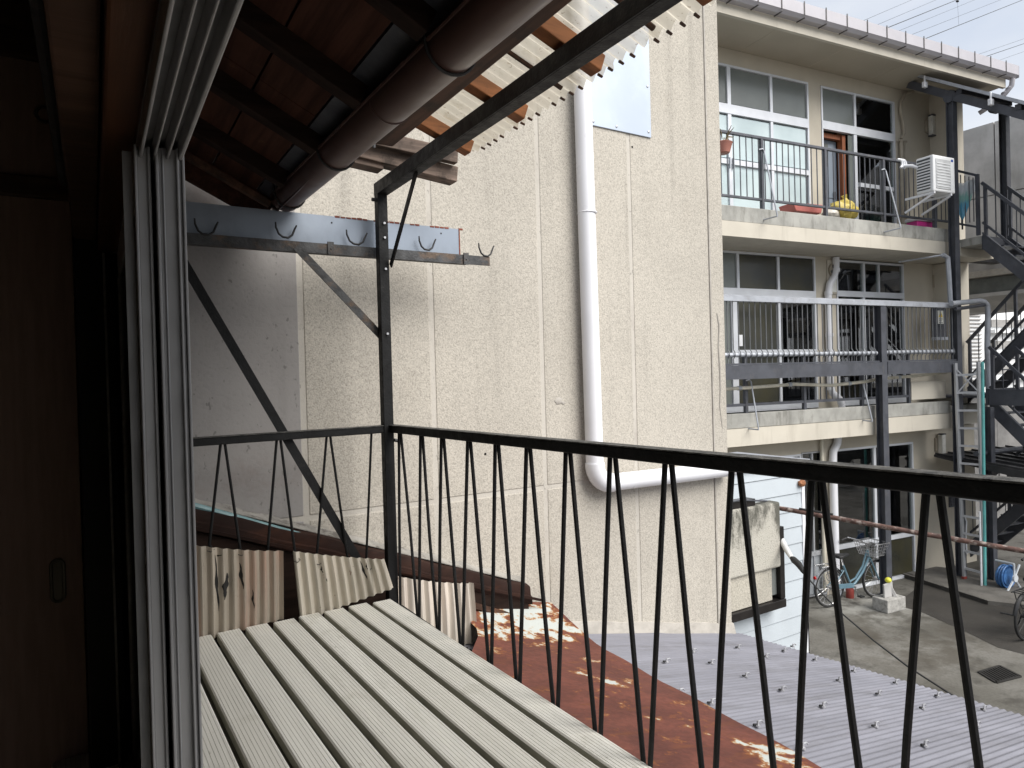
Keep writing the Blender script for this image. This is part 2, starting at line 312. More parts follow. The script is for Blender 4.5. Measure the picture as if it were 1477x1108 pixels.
# ------------------------------------------------------------------ mesh builder
class B:
    def __init__(s, xf=None): s.v = []; s.f = []; s.xf = xf; s.mi = []; s.k = 0
    def add(s, vs, fs, raw=False):
        o = len(s.v)
        for p in vs: s.v.append(Vector(p) if raw or not s.xf else s.xf(*p))
        s.f += [tuple(i+o for i in f) for f in fs]; s.mi += [s.k]*len(fs); return s
    def slot(s, k): s.k = k; return s
    def box(s, x0, x1, y0, y1, z0, z1):
        v = [(x, y, z) for z in (z0, z1) for y in (y0, y1) for x in (x0, x1)]
        return s.add(v, [(0, 2, 3, 1), (4, 5, 7, 6), (0, 1, 5, 4), (2, 6, 7, 3), (0, 4, 6, 2), (1, 3, 7, 5)])
    def bar(s, p, q, w, h, up=(0, 0, 1)):            # world-space bar, w across, h along up
        p, q = Vector(p), Vector(q); d = (q-p).normalized(); up = Vector(up)
        a = d.cross(up)
        if a.length < 1e-4: a = d.cross(Vector((0, 1, 0)))
        a.normalize(); b = a.cross(d).normalized()
        c = [a*(-w/2)+b*(-h/2), a*(w/2)+b*(-h/2), a*(w/2)+b*(h/2), a*(-w/2)+b*(h/2)]
        return s.add([p+k for k in c]+[q+k for k in c], [(3, 2, 1, 0), (4, 5, 6, 7), (0, 1, 5, 4), (1, 2, 6, 5), (2, 3, 7, 6), (3, 0, 4, 7)], True)
    def tube(s, pts, r, n=8, closed=False):
        P = [Vector(p) for p in pts]; N = len(P); rs = r if isinstance(r, (list, tuple)) else [r]*N
        vs = []; a = None
        for i, p in enumerate(P):
            if closed: d = P[(i+1) % N]-P[i-1]
            else: d = P[min(i+1, N-1)]-P[max(i-1, 0)]
            d.normalize()
            if a is None:
                a = d.cross(Vector((0, 0, 1)))
                if a.length < .1: a = d.cross(Vector((0, 1, 0)))
            a = (a-d*a.dot(d)).normalized(); b = d.cross(a)
            vs += [p+(a*math.cos(2*math.pi*k/n)+b*math.sin(2*math.pi*k/n))*rs[i] for k in range(n)]
        fs = []
        for i in range(N if closed else N-1):
            j = (i+1) % N
            fs += [(i*n+k, i*n+(k+1) % n, j*n+(k+1) % n, j*n+k) for k in range(n)]
        if not closed: fs += [tuple(range(n-1, -1, -1)), tuple((N-1)*n+k for k in range(n))]
        return s.add(vs, fs, True)
    def prism(s, poly, vec, raw=True):                # polygon swept along vec (world)
        P = [Vector(p) if raw or not s.xf else s.xf(*p) for p in poly]; vec = Vector(vec); n = len(P)
        return s.add(P+[p+vec for p in P], [tuple(range(n-1, -1, -1)), tuple(range(n, 2*n))]+[(i, (i+1) % n, (i+1) % n+n, i+n) for i in range(n)], True)
    def grid(s, rows, thick=None):                    # rows of world points -> sheet, optionally with thickness vector
        nr, nc = len(rows), len(rows[0]); v = [Vector(p) for r in rows for p in r]
        fs = [(i*nc+j, i*nc+j+1, (i+1)*nc+j+1, (i+1)*nc+j) for i in range(nr-1) for j in range(nc-1)]
        s.add(v, fs, True)
        if thick:
            t = Vector(thick); o = len(s.v)-len(v); m = len(v)
            s.v += [p+t for p in v]
            bf = [tuple(reversed([i+m for i in f])) for f in fs]
            edge = [(j, j+1) for j in range(nc-1)]+[((i)*nc+nc-1, (i+1)*nc+nc-1) for i in range(nr-1)]
            edge += [((nr-1)*nc+j+1, (nr-1)*nc+j) for j in range(nc-1)]+[((i+1)*nc, i*nc) for i in range(nr-1)]
            bf += [(b_, a_, a_+m, b_+m) for a_, b_ in edge]
            s.f += [tuple(i+o for i in f) for f in bf]; s.mi += [s.k]*len(bf)
        return s
    def ball(s, c, r, sc=(1, 1, 1), n=12, m=8, jit=0):
        vs = []; c = Vector(c)
        for i in range(m+1):
            for k in range(n):
                t, p = math.pi*i/m, 2*math.pi*k/n; j = 1+random.uniform(-jit, jit) if 0 < i < m else 1
                vs.append(c+Vector((math.sin(t)*math.cos(p)*sc[0], math.sin(t)*math.sin(p)*sc[1], math.cos(t)*sc[2]))*r*j)
        return s.add(vs, [(i*n+k, (i+1)*n+k, (i+1)*n+(k+1) % n, i*n+(k+1) % n) for i in range(m) for k in range(n)], True)
    def centre(s):
        n = len(s.v); lo = [min(v[i] for v in s.v) for i in range(3)]; hi = [max(v[i] for v in s.v) for i in range(3)]
        return Vector(((lo[0]+hi[0])/2, (lo[1]+hi[1])/2, lo[2]))
WL = {}
def build(b, name, mat, parent=None, smooth=False, bevel=0, origin=None):
    o0 = Vector(origin) if origin else b.centre()
    me = bpy.data.meshes.new(name); me.from_pydata([v-o0 for v in b.v], [], b.f); me.update()
    for m in (mat if isinstance(mat, (list, tuple)) else [mat]): me.materials.append(MATS[m])
    if max(b.mi, default=0): me.polygons.foreach_set('material_index', b.mi)
    if smooth:
        me.polygons.foreach_set('use_smooth', [True]*len(me.polygons)); me.set_sharp_from_angle(angle=rad(38))
    ob = bpy.data.objects.new(name, me); S.collection.objects.link(ob); WL[ob.name] = o0
    if parent: ob.parent = parent; ob.location = o0-WL[parent.name]
    else: ob.location = o0
    if bevel:
        md = ob.modifiers.new('bevel', 'BEVEL'); md.width = bevel; md.segments = 2; md.limit_method = 'ANGLE'; md.angle_limit = rad(40)
    return ob
def copy_part(ob, shift, parent=None):
    c = ob.copy(); S.collection.objects.link(c); c.location = ob.location+Vector(shift)
    if parent: c.parent = parent
    WL[c.name] = WL[ob.name]+Vector(shift)
    return c
def tag(o, label, cat, group=None):
    o['label'] = label; o['category'] = cat
    if group: o['group'] = group
    return o
def thing(name, label, cat, loc, group=None):
    o = bpy.data.objects.new(name, None); S.collection.objects.link(o); o.location = Vector(loc); o.empty_display_size = .1
    WL[o.name] = Vector(loc); return tag(o, label, cat, group)
def struct(b, name, mat, **k):
    o = build(b, name, mat, **k); o['kind'] = 'structure'; return o
def arc(c, r, a0, a1, n, e1, e2):
    c, e1, e2 = Vector(c), Vector(e1), Vector(e2)
    return [c+e1*r*math.cos(a0+(a1-a0)*i/n)+e2*r*math.sin(a0+(a1-a0)*i/n) for i in range(n+1)]
X_, Y_, Z_ = Vector((1, 0, 0)), Vector((0, 1, 0)), Vector((0, 0, 1))

# ================================================================== GROUND
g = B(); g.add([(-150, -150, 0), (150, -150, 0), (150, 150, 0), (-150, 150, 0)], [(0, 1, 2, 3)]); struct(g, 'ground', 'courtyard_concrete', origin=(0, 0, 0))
def sheet_px(pix, z): return [tuple(at_z(px, py, z)) for px, py in pix]
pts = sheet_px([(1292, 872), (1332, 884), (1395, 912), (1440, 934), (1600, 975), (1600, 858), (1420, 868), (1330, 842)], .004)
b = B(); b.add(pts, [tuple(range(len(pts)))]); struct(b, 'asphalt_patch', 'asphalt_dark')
# low raised concrete step along the stair side of the yard
b = B(); kp = sheet_px([(1322, 836), (1345, 846), (1395, 861), (1425, 873), (1700, 905)], .0)
for p, q in zip(kp[:-1], kp[1:]):
    p, q = Vector(p), Vector(q); b.prism([p, q, q+ND*2.6+AD*.4, p+ND*2.6+AD*.4], (0, 0, .07))
struct(b, 'concrete_step', 'kerb_old')
# drain grate
gr = [Vector(p) for p in sheet_px([(1412, 970), (1437, 985), (1472, 976), (1442, 961)], .006)]
t = thing('drain_grate', 'dark iron drain grate set in the courtyard concrete', 'grate', sum(gr, Vector())/4)
b = B()
for i in range(4): b.bar(gr[i], gr[(i+1) % 4], .03, .02)
build(b, 'grate_frame', 'grate_iron', t)
for i in range(1, 9):
    f = i/9; b = B(); b.bar(gr[0].lerp(gr[3], f), gr[1].lerp(gr[2], f), .022, .016); build(b, 'grate_bar', 'grate_iron', t)
b = B(); b.add([p-Z_*.0005 for p in gr], [(0, 1, 2, 3)]); build(b, 'grate_pit', 'tin_hole', t)

# ================================================================== BEIGE NEIGHBOUR BUILDING
YW, CX = 3.05, 3.497
nb = thing('stucco_building', 'tall beige sprayed stucco building with vertical panel joints beside the balcony', 'building', (1.0, 4.2, 0))
b = B(); b.box(-3.2, CX-.004, YW+.0035, 6.0, 0, 7.5); build(b, 'wall_core', 'joint_filler', nb)
cols = [-3.2, -2.4, -1.75, -1.12, -.49, .148, .788, 1.419, 2.065, 2.714, 3.372, CX]
JZ = 3.107
for i in range(len(cols)-1):
    for z0, z1 in ((0, JZ), (JZ, 7.5)):
        b = B(); g0 = .013 if i < len(cols)-2 else .004
        x0, x1 = cols[i]+g0, cols[i+1]-(g0 if i < len(cols)-2 else 0)
        b.box(x0, x1, YW, YW+.02, z0+.012, z1-.012)
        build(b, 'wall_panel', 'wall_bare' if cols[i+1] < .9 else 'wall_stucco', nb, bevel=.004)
b = B(); b.box(3.366, 3.378, YW-.004, YW+.012, 0.2, 7.5); build(b, 'corner_bead', 'flashing_white', nb)
# low metal flashing where the grey roof meets the wall
def roof_z(X, Y, off=0): return 2.247-.22*(X-2.417)-.05*(Y-3.05)+off
b = B(); pv = []
for i in range(13):
    X = 1.9+(CX+.01-1.9)*i/12; z = roof_z(X, YW); w = .004*math.sin(i*2.1)
    pv.append([(X, YW-.030, z-.02), (X, YW-.014+w, z+.035), (X, YW-.006, z+.060+w), (X, YW+.004, z+.064+w)])
b.grid(pv); build(b, 'base_flashing', 'flashing_white', nb, smooth=True)
# square galvanised repair plate
p0, p1 = at_y(850, 180, YW-.008), at_y(940, 188, YW-.008)
b = B(); b.box(p0.x-.02, 2.889, YW-.009, YW-.002, 5.118, 6.15); pl = build(b, 'repair_plate', 'patch_galvanised', nb, bevel=.002)
for x, z in ((2.868, 5.15), (2.868, 5.42), (2.868, 5.7), (2.62, 5.14), (2.45, 5.14)):
    b = B(); b.ball((x, YW-.010, z), .008, (1, .5, 1), 8, 4); build(b, 'screw', 'bolt_zinc', pl)
c = at_y(806, 578, YW-.002); b = B(); b.ball(c, .022, (1.2, .12, .9), 12, 6, .18); b.ball(c+Vector((.03, 0, -.012)), .012, (1, .15, .8), 8, 5, .15); build(b, 'filler_patch', 'flashing_white', nb, smooth=True)
cp_ = [(1034, 452), (1037, 470), (1036, 500), (1038, 530), (1039, 560), (1038, 585), (1042, 618)]
b = B(); b.tube([at_y(px, py, YW-.0005) for px, py in cp_], [.004, .006, .005, .007, .006, .004, .003], 6); build(b, 'sealant_bead', 'flashing_white', nb, smooth=True)
for px, py in ((912, 212), (925, 690), (700, 655)):
    c = at_y(px, py, YW-.001); b = B(); b.ball(c, .007, (1, .2, 1), 8, 4); build(b, 'anchor_hole', 'tin_hole', nb)
# white drain pipe
dp = thing('drain_pipe', 'white drainpipe running down the beige wall and turning right', 'pipe', (2.35, 2.985, 3.09))
b = B(); P = [(2.322, 2.985, 7.0), (2.335, 2.985, 5.2), (2.352, 2.985, 3.22)]
P += arc((2.352+.11, 2.985, 3.21), .11, math.pi, 1.5*math.pi, 8, X_, Z_)[1:] + [(2.7, 2.985, 3.098), (3.1, 2.985, 3.092), (3.46, 2.985, 3.090)]
b.tube(P, .049, 18); build(b, 'pipe', 'pipe_white', dp, smooth=True)
b = B(); b.tube(arc((2.352+.11, 2.985, 3.21), .11, math.pi*.97, 1.53*math.pi, 8, X_, Z_), .054, 18); build(b, 'elbow', 'pipe_white', dp, smooth=True)
for z in (4.6, 6.0):
    b = B(); b.tube(arc((2.345 if z < 5 else 2.33, 2.985, z), .051, 0, 2*math.pi, 14, X_, Y_), .005, 6); b.box(2.33, 2.355, 3.03, 3.06, z-.008, z+.008); build(b, 'pipe_clip', 'pipe_white', dp, smooth=True)

# ================================================================== BLUE-WHITE SIDING HOUSE WITH BAY
SY = 4.7
sh = thing('siding_house', 'pale blue grey house wall of wide horizontal boards beside the courtyard', 'house', (5.3, 5.2, 0))
b = B(); b.box(3.7, 6.57, SY+.016, 5.6, 0, 2.70); build(b, 'wall', 'siding_gap', sh)
zs = [0.05, .245, .44, .66, .865, 1.05, 1.255, 1.445, 1.64, 1.835, 2.015, 2.185, 2.375, 2.572, 2.70]
for z0, z1 in zip(zs[:-1], zs[1:]):
    b = B(); b.prism([(3.7, SY-.006, z0+.003), (3.7, SY+.004, z1-.004), (3.7, SY+.016, z1-.004), (3.7, SY+.016, z0+.003)], (2.83, 0, 0)); build(b, 'siding_board', 'siding', sh)
b = B(); b.box(6.53, 6.60, SY-.012, SY+.02, 0, 2.70); b.box(6.575, 6.60, SY-.012, 5.6, 0, 2.70); build(b, 'corner_trim', 'white_paint', sh, bevel=.004)
b = B(); b.box(3.65, 6.64, SY-.04, 5.65, 2.70, 2.735); build(b, 'roof_cap', 'steel_pale', sh)
c = at_y(1157, 697, SY-.03); b = B(); b.ball(c, .05, (1, .6, .8), 10, 6, .1); b.box(c.x-.03, c.x+.03, SY-.03, SY, c.z-.02, c.z+.02); tag(build(b, 'corroded_fitting', 'orange_wood_end', bevel=.004), 'small orange corroded fitting high on the pale siding corner', 'fitting')
bay = thing('window_bay', 'mossy stucco box over a dark framed window on the siding wall', 'window bay', (5.6, 4.62, 1.2))
BY = 4.55
b = B(); b.box(5.05, 5.98, BY, SY-.008, 1.69, 2.36)
build(b, 'hood', 'bay_mossy', bay, bevel=.02)
b = B(); b.box(5.1, 5.62, BY+.02, SY-.02, 2.362, 2.43); build(b, 'hood_opening', 'window_bronze', bay)
b = B(); b.tube([(5.12, BY+.03, 2.43), (5.35, BY, 2.45), (5.62, BY+.02, 2.41), (5.9, BY+.1, 2.362)], .01, 6); build(b, 'hood_lip', 'steel_grey', bay, smooth=True)
b = B(); b.box(5.05, 5.86, BY+.03, SY-.008, 1.36, 1.689); build(b, 'lower_panel', 'bay_stucco', bay, bevel=.004)
b = B(); b.box(5.862, 5.955, BY+.05, SY-.01, 1.40, 1.688); build(b, 'window_reveal', 'dark_interior', bay)
b = B(); b.box(5.05, 6.03, BY-.01, SY-.01, 1.27, 1.355); b.box(5.957, 6.03, BY, SY-.01, 1.357, 2.1); build(b, 'window_frame', 'window_bronze', bay, bevel=.006)

# ================================================================== APARTMENT BUILDING
ap = thing('apartment_building', 'cream three storey apartment building with open balconies across the courtyard', 'building', A(2.5, 4, 0))
def ab(name, mat, u0, u1, n0, n1, z0, z1, parent=ap, bevel=0):
    b = B(A); b.box(u0, u1, n0, n1, z0, z1); return build(b, name, mat, parent, bevel=bevel)
WN, W1 = .85, .45
# storey walls: header, piers, end wing
ab('wall', 'apartment_cream', -1.6, 5.98, WN, 1.05, 8.61, 8.86); ab('wall', 'apartment_cream', 2.765, 3.055, WN, 1.05, 5.9, 8.61)
ab('wall', 'apartment_cream', 4.975, 5.98, WN, 1.05, 5.9, 8.61)
ab('wall', 'apartment_cream', -1.6, 6.5, WN, 1.05, 5.645, 5.655); ab('wall', 'apartment_cream', 2.83, 3.33, WN, 1.05, 2.9, 5.645)
ab('wall', 'apartment_cream', 5.13, 5.98, WN, 1.05, 2.9, 5.645); ab('wall', 'apartment_cream', -1.6, 2.83, WN, 1.05, 5.64, 5.6449)
ab('end_wing', 'apartment_light', 5.98, 6.43, .5, 5, 5.95, 8.86); ab('end_wing', 'apartment_light', 5.98, 6.5, .5, 5, 3.0, 5.645); ab('end_wing', 'apartment_cream', 5.72, 6.5, .46, 5, 0, 2.6)
ab('wall', 'apartment_cream', -1.6, 1.95, W1, .65, 2.36, 2.62); ab('wall', 'apartment_cream', 1.951, 4.7, W1, .65, 2.38, 2.62)
ab('wall', 'apartment_cream', 2.445, 2.72, W1, .65, 0, 2.379); ab('wall', 'apartment_cream', 4.701, 5.719, W1, .65, 0, 2.62)
ab('room_back', 'dark_interior', -1.6, 5.9, 2.4, 2.5, 0, 8.8); ab('room_floor', 'dark_interior', -1.6, 5.9, 1.06, 2.39, 5.9, 5.96)
ab('room_floor', 'dark_interior', -1.6, 5.9, 1.06, 2.39, 2.95, 3.0); ab('room_ceiling', 'dark_interior', -1.6, 5.9, 1.06, 2.39, 8.62, 8.8); ab('room_side', 'dark_interior', 5.6, 5.7, 1.06, 2.39, 0.01, 8.6)
ab('room_partition', 'dark_interior', 2.85, 2.95, 1.06, 2.39, 0.01, 8.6)
# slabs
ab('balcony_slab', 'apartment_light', -1.6, 5.45, 0, 1.2, 5.655, 5.872); ab('balcony_slab', 'apartment_light', -1.6, 5.10, 0, 1.2, 2.63, 2.885)
ab('balcony_slab', 'apartment_light', 5.452, 6.5, .05, 1.2, 5.657, 5.87); ab('balcony_slab', 'apartment_light', 5.102, 6.5, .3, 1.2, 2.632, 2.885)
ab('balcony_kerb', 'kerb_concrete', -1.6, 5.44, .012, .15, 5.876, 6.10, bevel=.008); ab('balcony_kerb', 'kerb_concrete', -1.6, 5.10, .012, .15, 2.889, 3.098, bevel=.008)
ab('balcony_floor', 'kerb_concrete', -1.6, 6.4, .152, .845, 5.874, 5.955); ab('balcony_floor', 'kerb_concrete', -1.6, 6.4, .152, .845, 2.887, 3.0)
# roof, soffit joints, fascia and gutter
ab('roof_slab', 'apartment_soffit', -1.6, 6.88, .06, 9, 8.862, 9.05); ab('fascia', 'apartment_light', -1.6, 6.9, 0, .058, 8.83, 9.07)
for u in (1.25, 2.75, 4.25): ab('soffit_joint', 'apartment_cream', u, u+.012, .07, .84, 8.858, 8.8615)
b = B(A)
for u in (0,): b.prism([A(-1.6, -.005, 8.985), A(-1.6, -.10, 8.985), A(-1.6, -.15, 9.03), A(-1.6, -.15, 9.20), A(-1.6, -.143, 9.20), A(-1.6, -.143, 9.035), A(-1.6, -.097, 8.992), A(-1.6, -.005, 8.992)], AD*8.64)
gt = build(b, 'eave_gutter', 'gutter_white', ap); ab('gutter_end', 'gutter_white', 7.042, 7.05, -.152, -.005, 8.983, 9.2, gt)
gc = None
for i in range(-3, 16):
    u = .63+.462*i
    if u > 7.03: break
    b = B(A); b.box(u, u+.018, -.158, -.1505, 9.02, 9.225); b.box(u, u+.018, -.158, -.004, 8.974, 8.9845); o = build(b, 'gutter_clip', 'aluminium_dark', gt)
b = B(); b.tube([A(6.97, -.08, 8.98), A(6.97, -.06, 8.86), A(6.93, .03, 8.74), A(6.86, .2, 8.6), A(6.8, .42, 8.5)], .045, 10); build(b, 'downspout', 'gutter_white', ap, smooth=True)
for f in (.15, .4, .65):
    p = A(6.97, -.06, 8.86).lerp(A(6.86, .2, 8.6), f); b = B(); b.tube([p-Z_*.012+ND*-.005, p+Z_*.012], .055, 10); build(b, 'downspout_ring', 'gutter_white', ap, smooth=True)
# windows
def window(u0, u1, z0, z1, n, frame_mat, panes, bars_u=(), bars_z=(), fw=.035, label=None):
    b = B(A); d0, d1 = n-.012, n+.06
    b.box(u0, u1, d0, d1, z1-fw, z1); b.box(u0, u1, d0, d1, z0, z0+fw); b.box(u0, u0+fw, d0, d1, z0+fw, z1-fw); b.box(u1-fw, u1, d0, d1, z0+fw, z1-fw)
    for u, w, za, zb in bars_u: b.box(u-w/2, u+w/2, d0+.004, d1-.004, za, zb)
    for z, w, ua, ub in bars_z: b.box(ua, ub, d0-.004, d1-.008, z-w/2, z+w/2)
    w = thing_part = bpy.data.objects.new('window', None); S.collection.objects.link(w); w.parent = ap
    loc = A((u0+u1)/2, n, z0); w.location = loc-WL[ap.name]; WL[w.name] = loc
    build(b, 'window_frame', frame_mat, w)
    for pu0, pu1, pz0, pz1, m in panes:
        q = B(A); q.box(pu0, pu1, n+.02, n+.027, pz0, pz1); build(q, 'pane', m, w)
    return w
# top storey left window
w = window(-.6, 2.755, 5.97, 8.605, WN, 'aluminium_white',
  [(-.56, .96, 8.0, 8.57, 'glass_frosted'), (1.02, 1.87, 8.0, 8.57, 'glass_frosted'), (1.93, 2.71, 8.0, 8.57, 'glass_frosted'),
   (-.56, .95, 7.13, 7.80, 'glass_pale'), (1.03, 1.87, 7.13, 7.80, 'glass_pale'), (1.93, 2.70, 7.13, 7.80, 'glass_pale'),
   (-.56, .95, 6.01, 7.03, 'glass_pale'), (1.03, 1.87, 6.01, 7.03, 'glass_pale'), (1.93, 2.70, 6.01, 7.03, 'glass_pale')],
  [(.99, .07, 6.0, 8.57), (1.90, .055, 6.0, 8.57)], [(7.90, .15, -.59, 2.745), (7.06, .08, -.59, 2.72)])
b = B(A)
for k in range(2):
    u = .955+k*.07; b.box(u-.012, u+.012, WN-.04, WN-.018, 6.95, 7.12)
build(b, 'window_handle', 'steel_pale', w)
cv = []
for i in range(120):
    u = -.6+3.35*i/119; cv.append([A(u, .935+.02*math.sin(u*26)+.008*math.sin(u*71), z) for z in (5.98, 7.0, 7.9)])
b = B(); b.grid(cv); build(b, 'curtain', 'curtain_cyan', w, smooth=True)
# top storey right window and open doorway
w = window(3.06, 4.97, 5.97, 8.60, WN, 'aluminium_white',
  [(3.10, 3.88, 8.02, 8.56, 'glass_frosted'), (3.94, 4.93, 8.02, 8.56, 'glass_dark'), (3.98, 4.92, 7.03, 7.85, 'glass_dark'), (3.98, 4.92, 6.02, 6.94, 'glass_dark'), (3.74, 3.86, 6.02, 7.85, 'glass_frosted')],
  [(3.91, .05, 7.86, 8.57), (3.90, .08, 6.0, 7.86)], [(7.935, .14, 3.065, 4.965), (6.985, .07, 3.96, 4.95)])
b = B(A); b.box(4.0, 4.12, 1.3, 1.36, 5.97, 8.6); build(b, 'inner_post', 'door_wood', w)
d = ab('door', 'door_grey', 3.11, 3.63, 1.03, 1.07, 5.97, 7.76)
ab('door_frame', 'door_wood', 3.63, 3.715, .90, 1.0, 5.98, 7.84, d); ab('door_frame', 'door_wood', 3.10, 3.629, .93, 1.0, 7.76, 7.84, d)
ab('door_handle', 'steel_grey', 3.53, 3.555, .99, 1.029, 6.72, 6.86, d); ab('door_panel_line', 'steel_grey', 3.12, 3.60, 1.024, 1.0295, 6.74, 6.75, d)
ab('door_reflection', 'dark_interior', 3.12, 3.42, 1.02, 1.0285, 7.3, 7.7, d)  # dark reflection at the leaf's upper left, made as a thin dark panel
# middle storey
w = window(-.6, 2.825, 3.06, 5.64, WN, 'aluminium_white',
  [(-.56, 1.07, 5.06, 5.60, 'glass_frosted'), (1.12, 1.94, 5.06, 5.60, 'glass_frosted_dark'), (1.99, 2.79, 5.06, 5.60, 'glass_frosted_dark'),
   (-.56, .92, 3.12, 4.88, 'glass_frosted'), (1.06, 1.95, 4.06, 4.88, 'glass_frosted_dark'), (2.0, 2.79, 4.06, 4.88, 'glass_dark'), (1.06, 1.95, 3.2, 3.98, 'glass_frosted_dark'), (2.0, 2.79, 3.2, 3.98, 'glass_dark')],
  [(.99, .12, 3.08, 4.94), (1.97, .05, 3.08, 5.60), (1.09, .05, 4.98, 5.61)], [(4.97, .16, -.59, 2.82), (4.02, .075, 1.05, 2.80), (3.13, .1, -.59, 2.82)])
cv = []
for i in range(50):
    u = 2.02+.75*i/49; cv.append([A(u, 1.10+.03*math.sin(u*34), z) for z in (3.1, 4.0, 4.9)])
b = B(); b.grid(cv); build(b, 'curtain', 'curtain_pale', w, smooth=True)
b = B(A); b.box(1.06, 1.15, WN-.006, WN+.019, 4.12, 4.30); build(b, 'sticker', 'white_paint', w)
w = window(3.335, 5.125, 3.06, 5.62, WN, 'aluminium_white',
  [(3.38, 4.02, 5.08, 5.58, 'glass_dark'), (4.08, 5.09, 5.08, 5.58, 'glass_dark'), (3.38, 4.0, 3.14, 4.98, 'glass_dark'), (4.06, 5.09, 3.14, 4.98, 'glass_dark')],
  [(4.05, .05, 5.05, 5.6), (4.03, .06, 3.08, 5.0), (4.45, .025, 5.05, 5.6)], [(5.03, .10, 3.34, 5.12), (3.12, .1, 3.34, 5.12)])
b = B(); p = A(3.72, 1.2, 3.98); b.ball(p, .3, (1.2, .5, .9), 12, 8, .12); build(b, 'bedding', 'curtain_cyan', w, smooth=True)
# ground storey
w = window(.2, 1.94, .1, 2.36, W1, 'aluminium_white', [(.24, 1.9, .2, 2.3, 'glass_dark')], [(1.1, .05, .1, 2.3)], [(1.35, .06, .2, 1.94)])
w = window(1.952, 2.44, .03, 2.375, W1, 'aluminium', [(1.98, 2.41, .75, 2.34, 'glass_dark')], [(2.19, .03, .05, 2.35)], [(.72, .07, 1.96, 2.43)], .02)
ab('door_lower_panel', 'door_panel_grey', 1.975, 2.415, W1+.01, W1+.03, .06, .68, w)
w = window(2.725, 4.695, -.02, 2.378, W1, 'aluminium_white',
  [(2.77, 3.66, .78, 2.33, 'glass_dark'), (3.71, 4.65, .78, 2.33, 'glass_dark'), (2.77, 3.66, .06, .70, 'glass_frosted_dark'), (3.71, 4.65, .06, .70, 'glass_frosted_dark')],
  [(3.69, .06, .0, 2.34)], [(.745, .07, 2.73, 4.69), (.02, .06, 2.73, 4.69)])
cv = []
for i in range(40):
    u = .9+1.5*i/39; cv.append([A(u, .62+.02*math.sin(u*30), z) for z in (.3, 2.3)])
b = B(); b.grid(cv); build(b, 'curtain', 'curtain_brown', ap, smooth=True)
# wall fittings of the apartment
def lamp(px, py, n, label):
    u, _, z = un_n(px, py, n)
    t = thing('wall_lamp', label, 'wall lamp', A(u, n-.06, z-.17), 'wall lamps by the apartment doors')
    b = B(A); b.box(u-.05, u+.05, n-.035, n-.001, z-.12, z+.12); build(b, 'lamp_base', 'lamp_base', t, bevel=.006)
    b = B(A); b.box(u+.0, u+.10, n-.12, n-.036, z-.18, z+.18); build(b, 'lamp_shade', 'lamp_glass', t, bevel=.012)
    b = B(A); b.box(u-.005, u+.105, n-.125, n-.036, z+.181, z+.2); b.box(u-.005, u+.105, n-.125, n-.036, z-.2, z-.181); build(b, 'lamp_cap', 'steel_grey', t)
lamp(1336, 183, WN, 'white box lamp on the wall of the top storey')
lamp(1347, 406, WN, 'white box lamp on the wall of the middle storey')
lamp(1350, 641, W1, 'white box lamp on the wall of the ground storey, under the slab')
# drain stack on the middle storey and its continuation below
st = thing('waste_pipe', 'white waste pipe with an offset bend between the middle storey windows', 'pipe', A(3.07, .78, 3.0))
b = B(); b.tube([A(3.26, .78, 5.64), A(3.25, .78, 5.45), A(3.20, .78, 5.30), A(3.09, .78, 5.18), A(3.05, .78, 5.0), A(3.05, .78, 3.42), A(3.07, .76, 3.3), A(3.16, .70, 3.2), A(3.2, .68, 3.1), A(3.2, .68, 3.0)], .058, 12); build(b, 'pipe', 'pipe_white', st, smooth=True)
for z in (5.42, 5.02, 4.3, 3.38):
    b = B(); uu = 3.25 if z > 5.3 else 3.05; b.tube([A(uu, .78, z-.03), A(uu, .78, z+.03)], .066, 12); build(b, 'pipe_collar', 'pipe_white', st, smooth=True)
st = thing('waste_pipe', 'white waste pipe beside the ground storey sliding doors', 'pipe', A(2.62, .38, .1))
b = B(); b.tube([A(2.72, .38, 2.62), A(2.70, .38, 2.48), A(2.60, .38, 2.36), A(2.58, .38, 2.2), A(2.60, .38, .15)], .062, 12); build(b, 'pipe', 'pipe_white', st, smooth=True)
b = B(); b.tube([A(2.36, .40, 2.62), A(2.36, .40, .1)], .03, 8); build(b, 'side_pipe', 'pvc_ivory', st, smooth=True)
vt = thing('vent_hood', 'round vent fan plate beside the offset white pipe', 'vent', A(3.21, .8, 5.3))
b = B(A); b.box(3.10, 3.325, .825, .848, 5.02, 5.60); build(b, 'vent_plate', 'apartment_light', vt, bevel=.004)
b = B(); b.tube([A(3.22, .822, 5.42), A(3.22, .785, 5.42)], .11, 16); build(b, 'vent_ring', 'lamp_base', vt, smooth=True)
for k in range(4):
    a0 = k*math.pi/2+.4; b = B(); c = A(3.22, .78, 5.42); e = (AD*math.cos(a0)+Z_*math.sin(a0)); b.bar(c, c+e*.095, .05, .006, ND); build(b, 'fan_blade', 'aluminium_dark', vt)
b = B(A); b.box(3.14, 3.30, .815, .8249, 5.05, 5.26)
build(b, 'vent_grille', 'sign_white', vt)

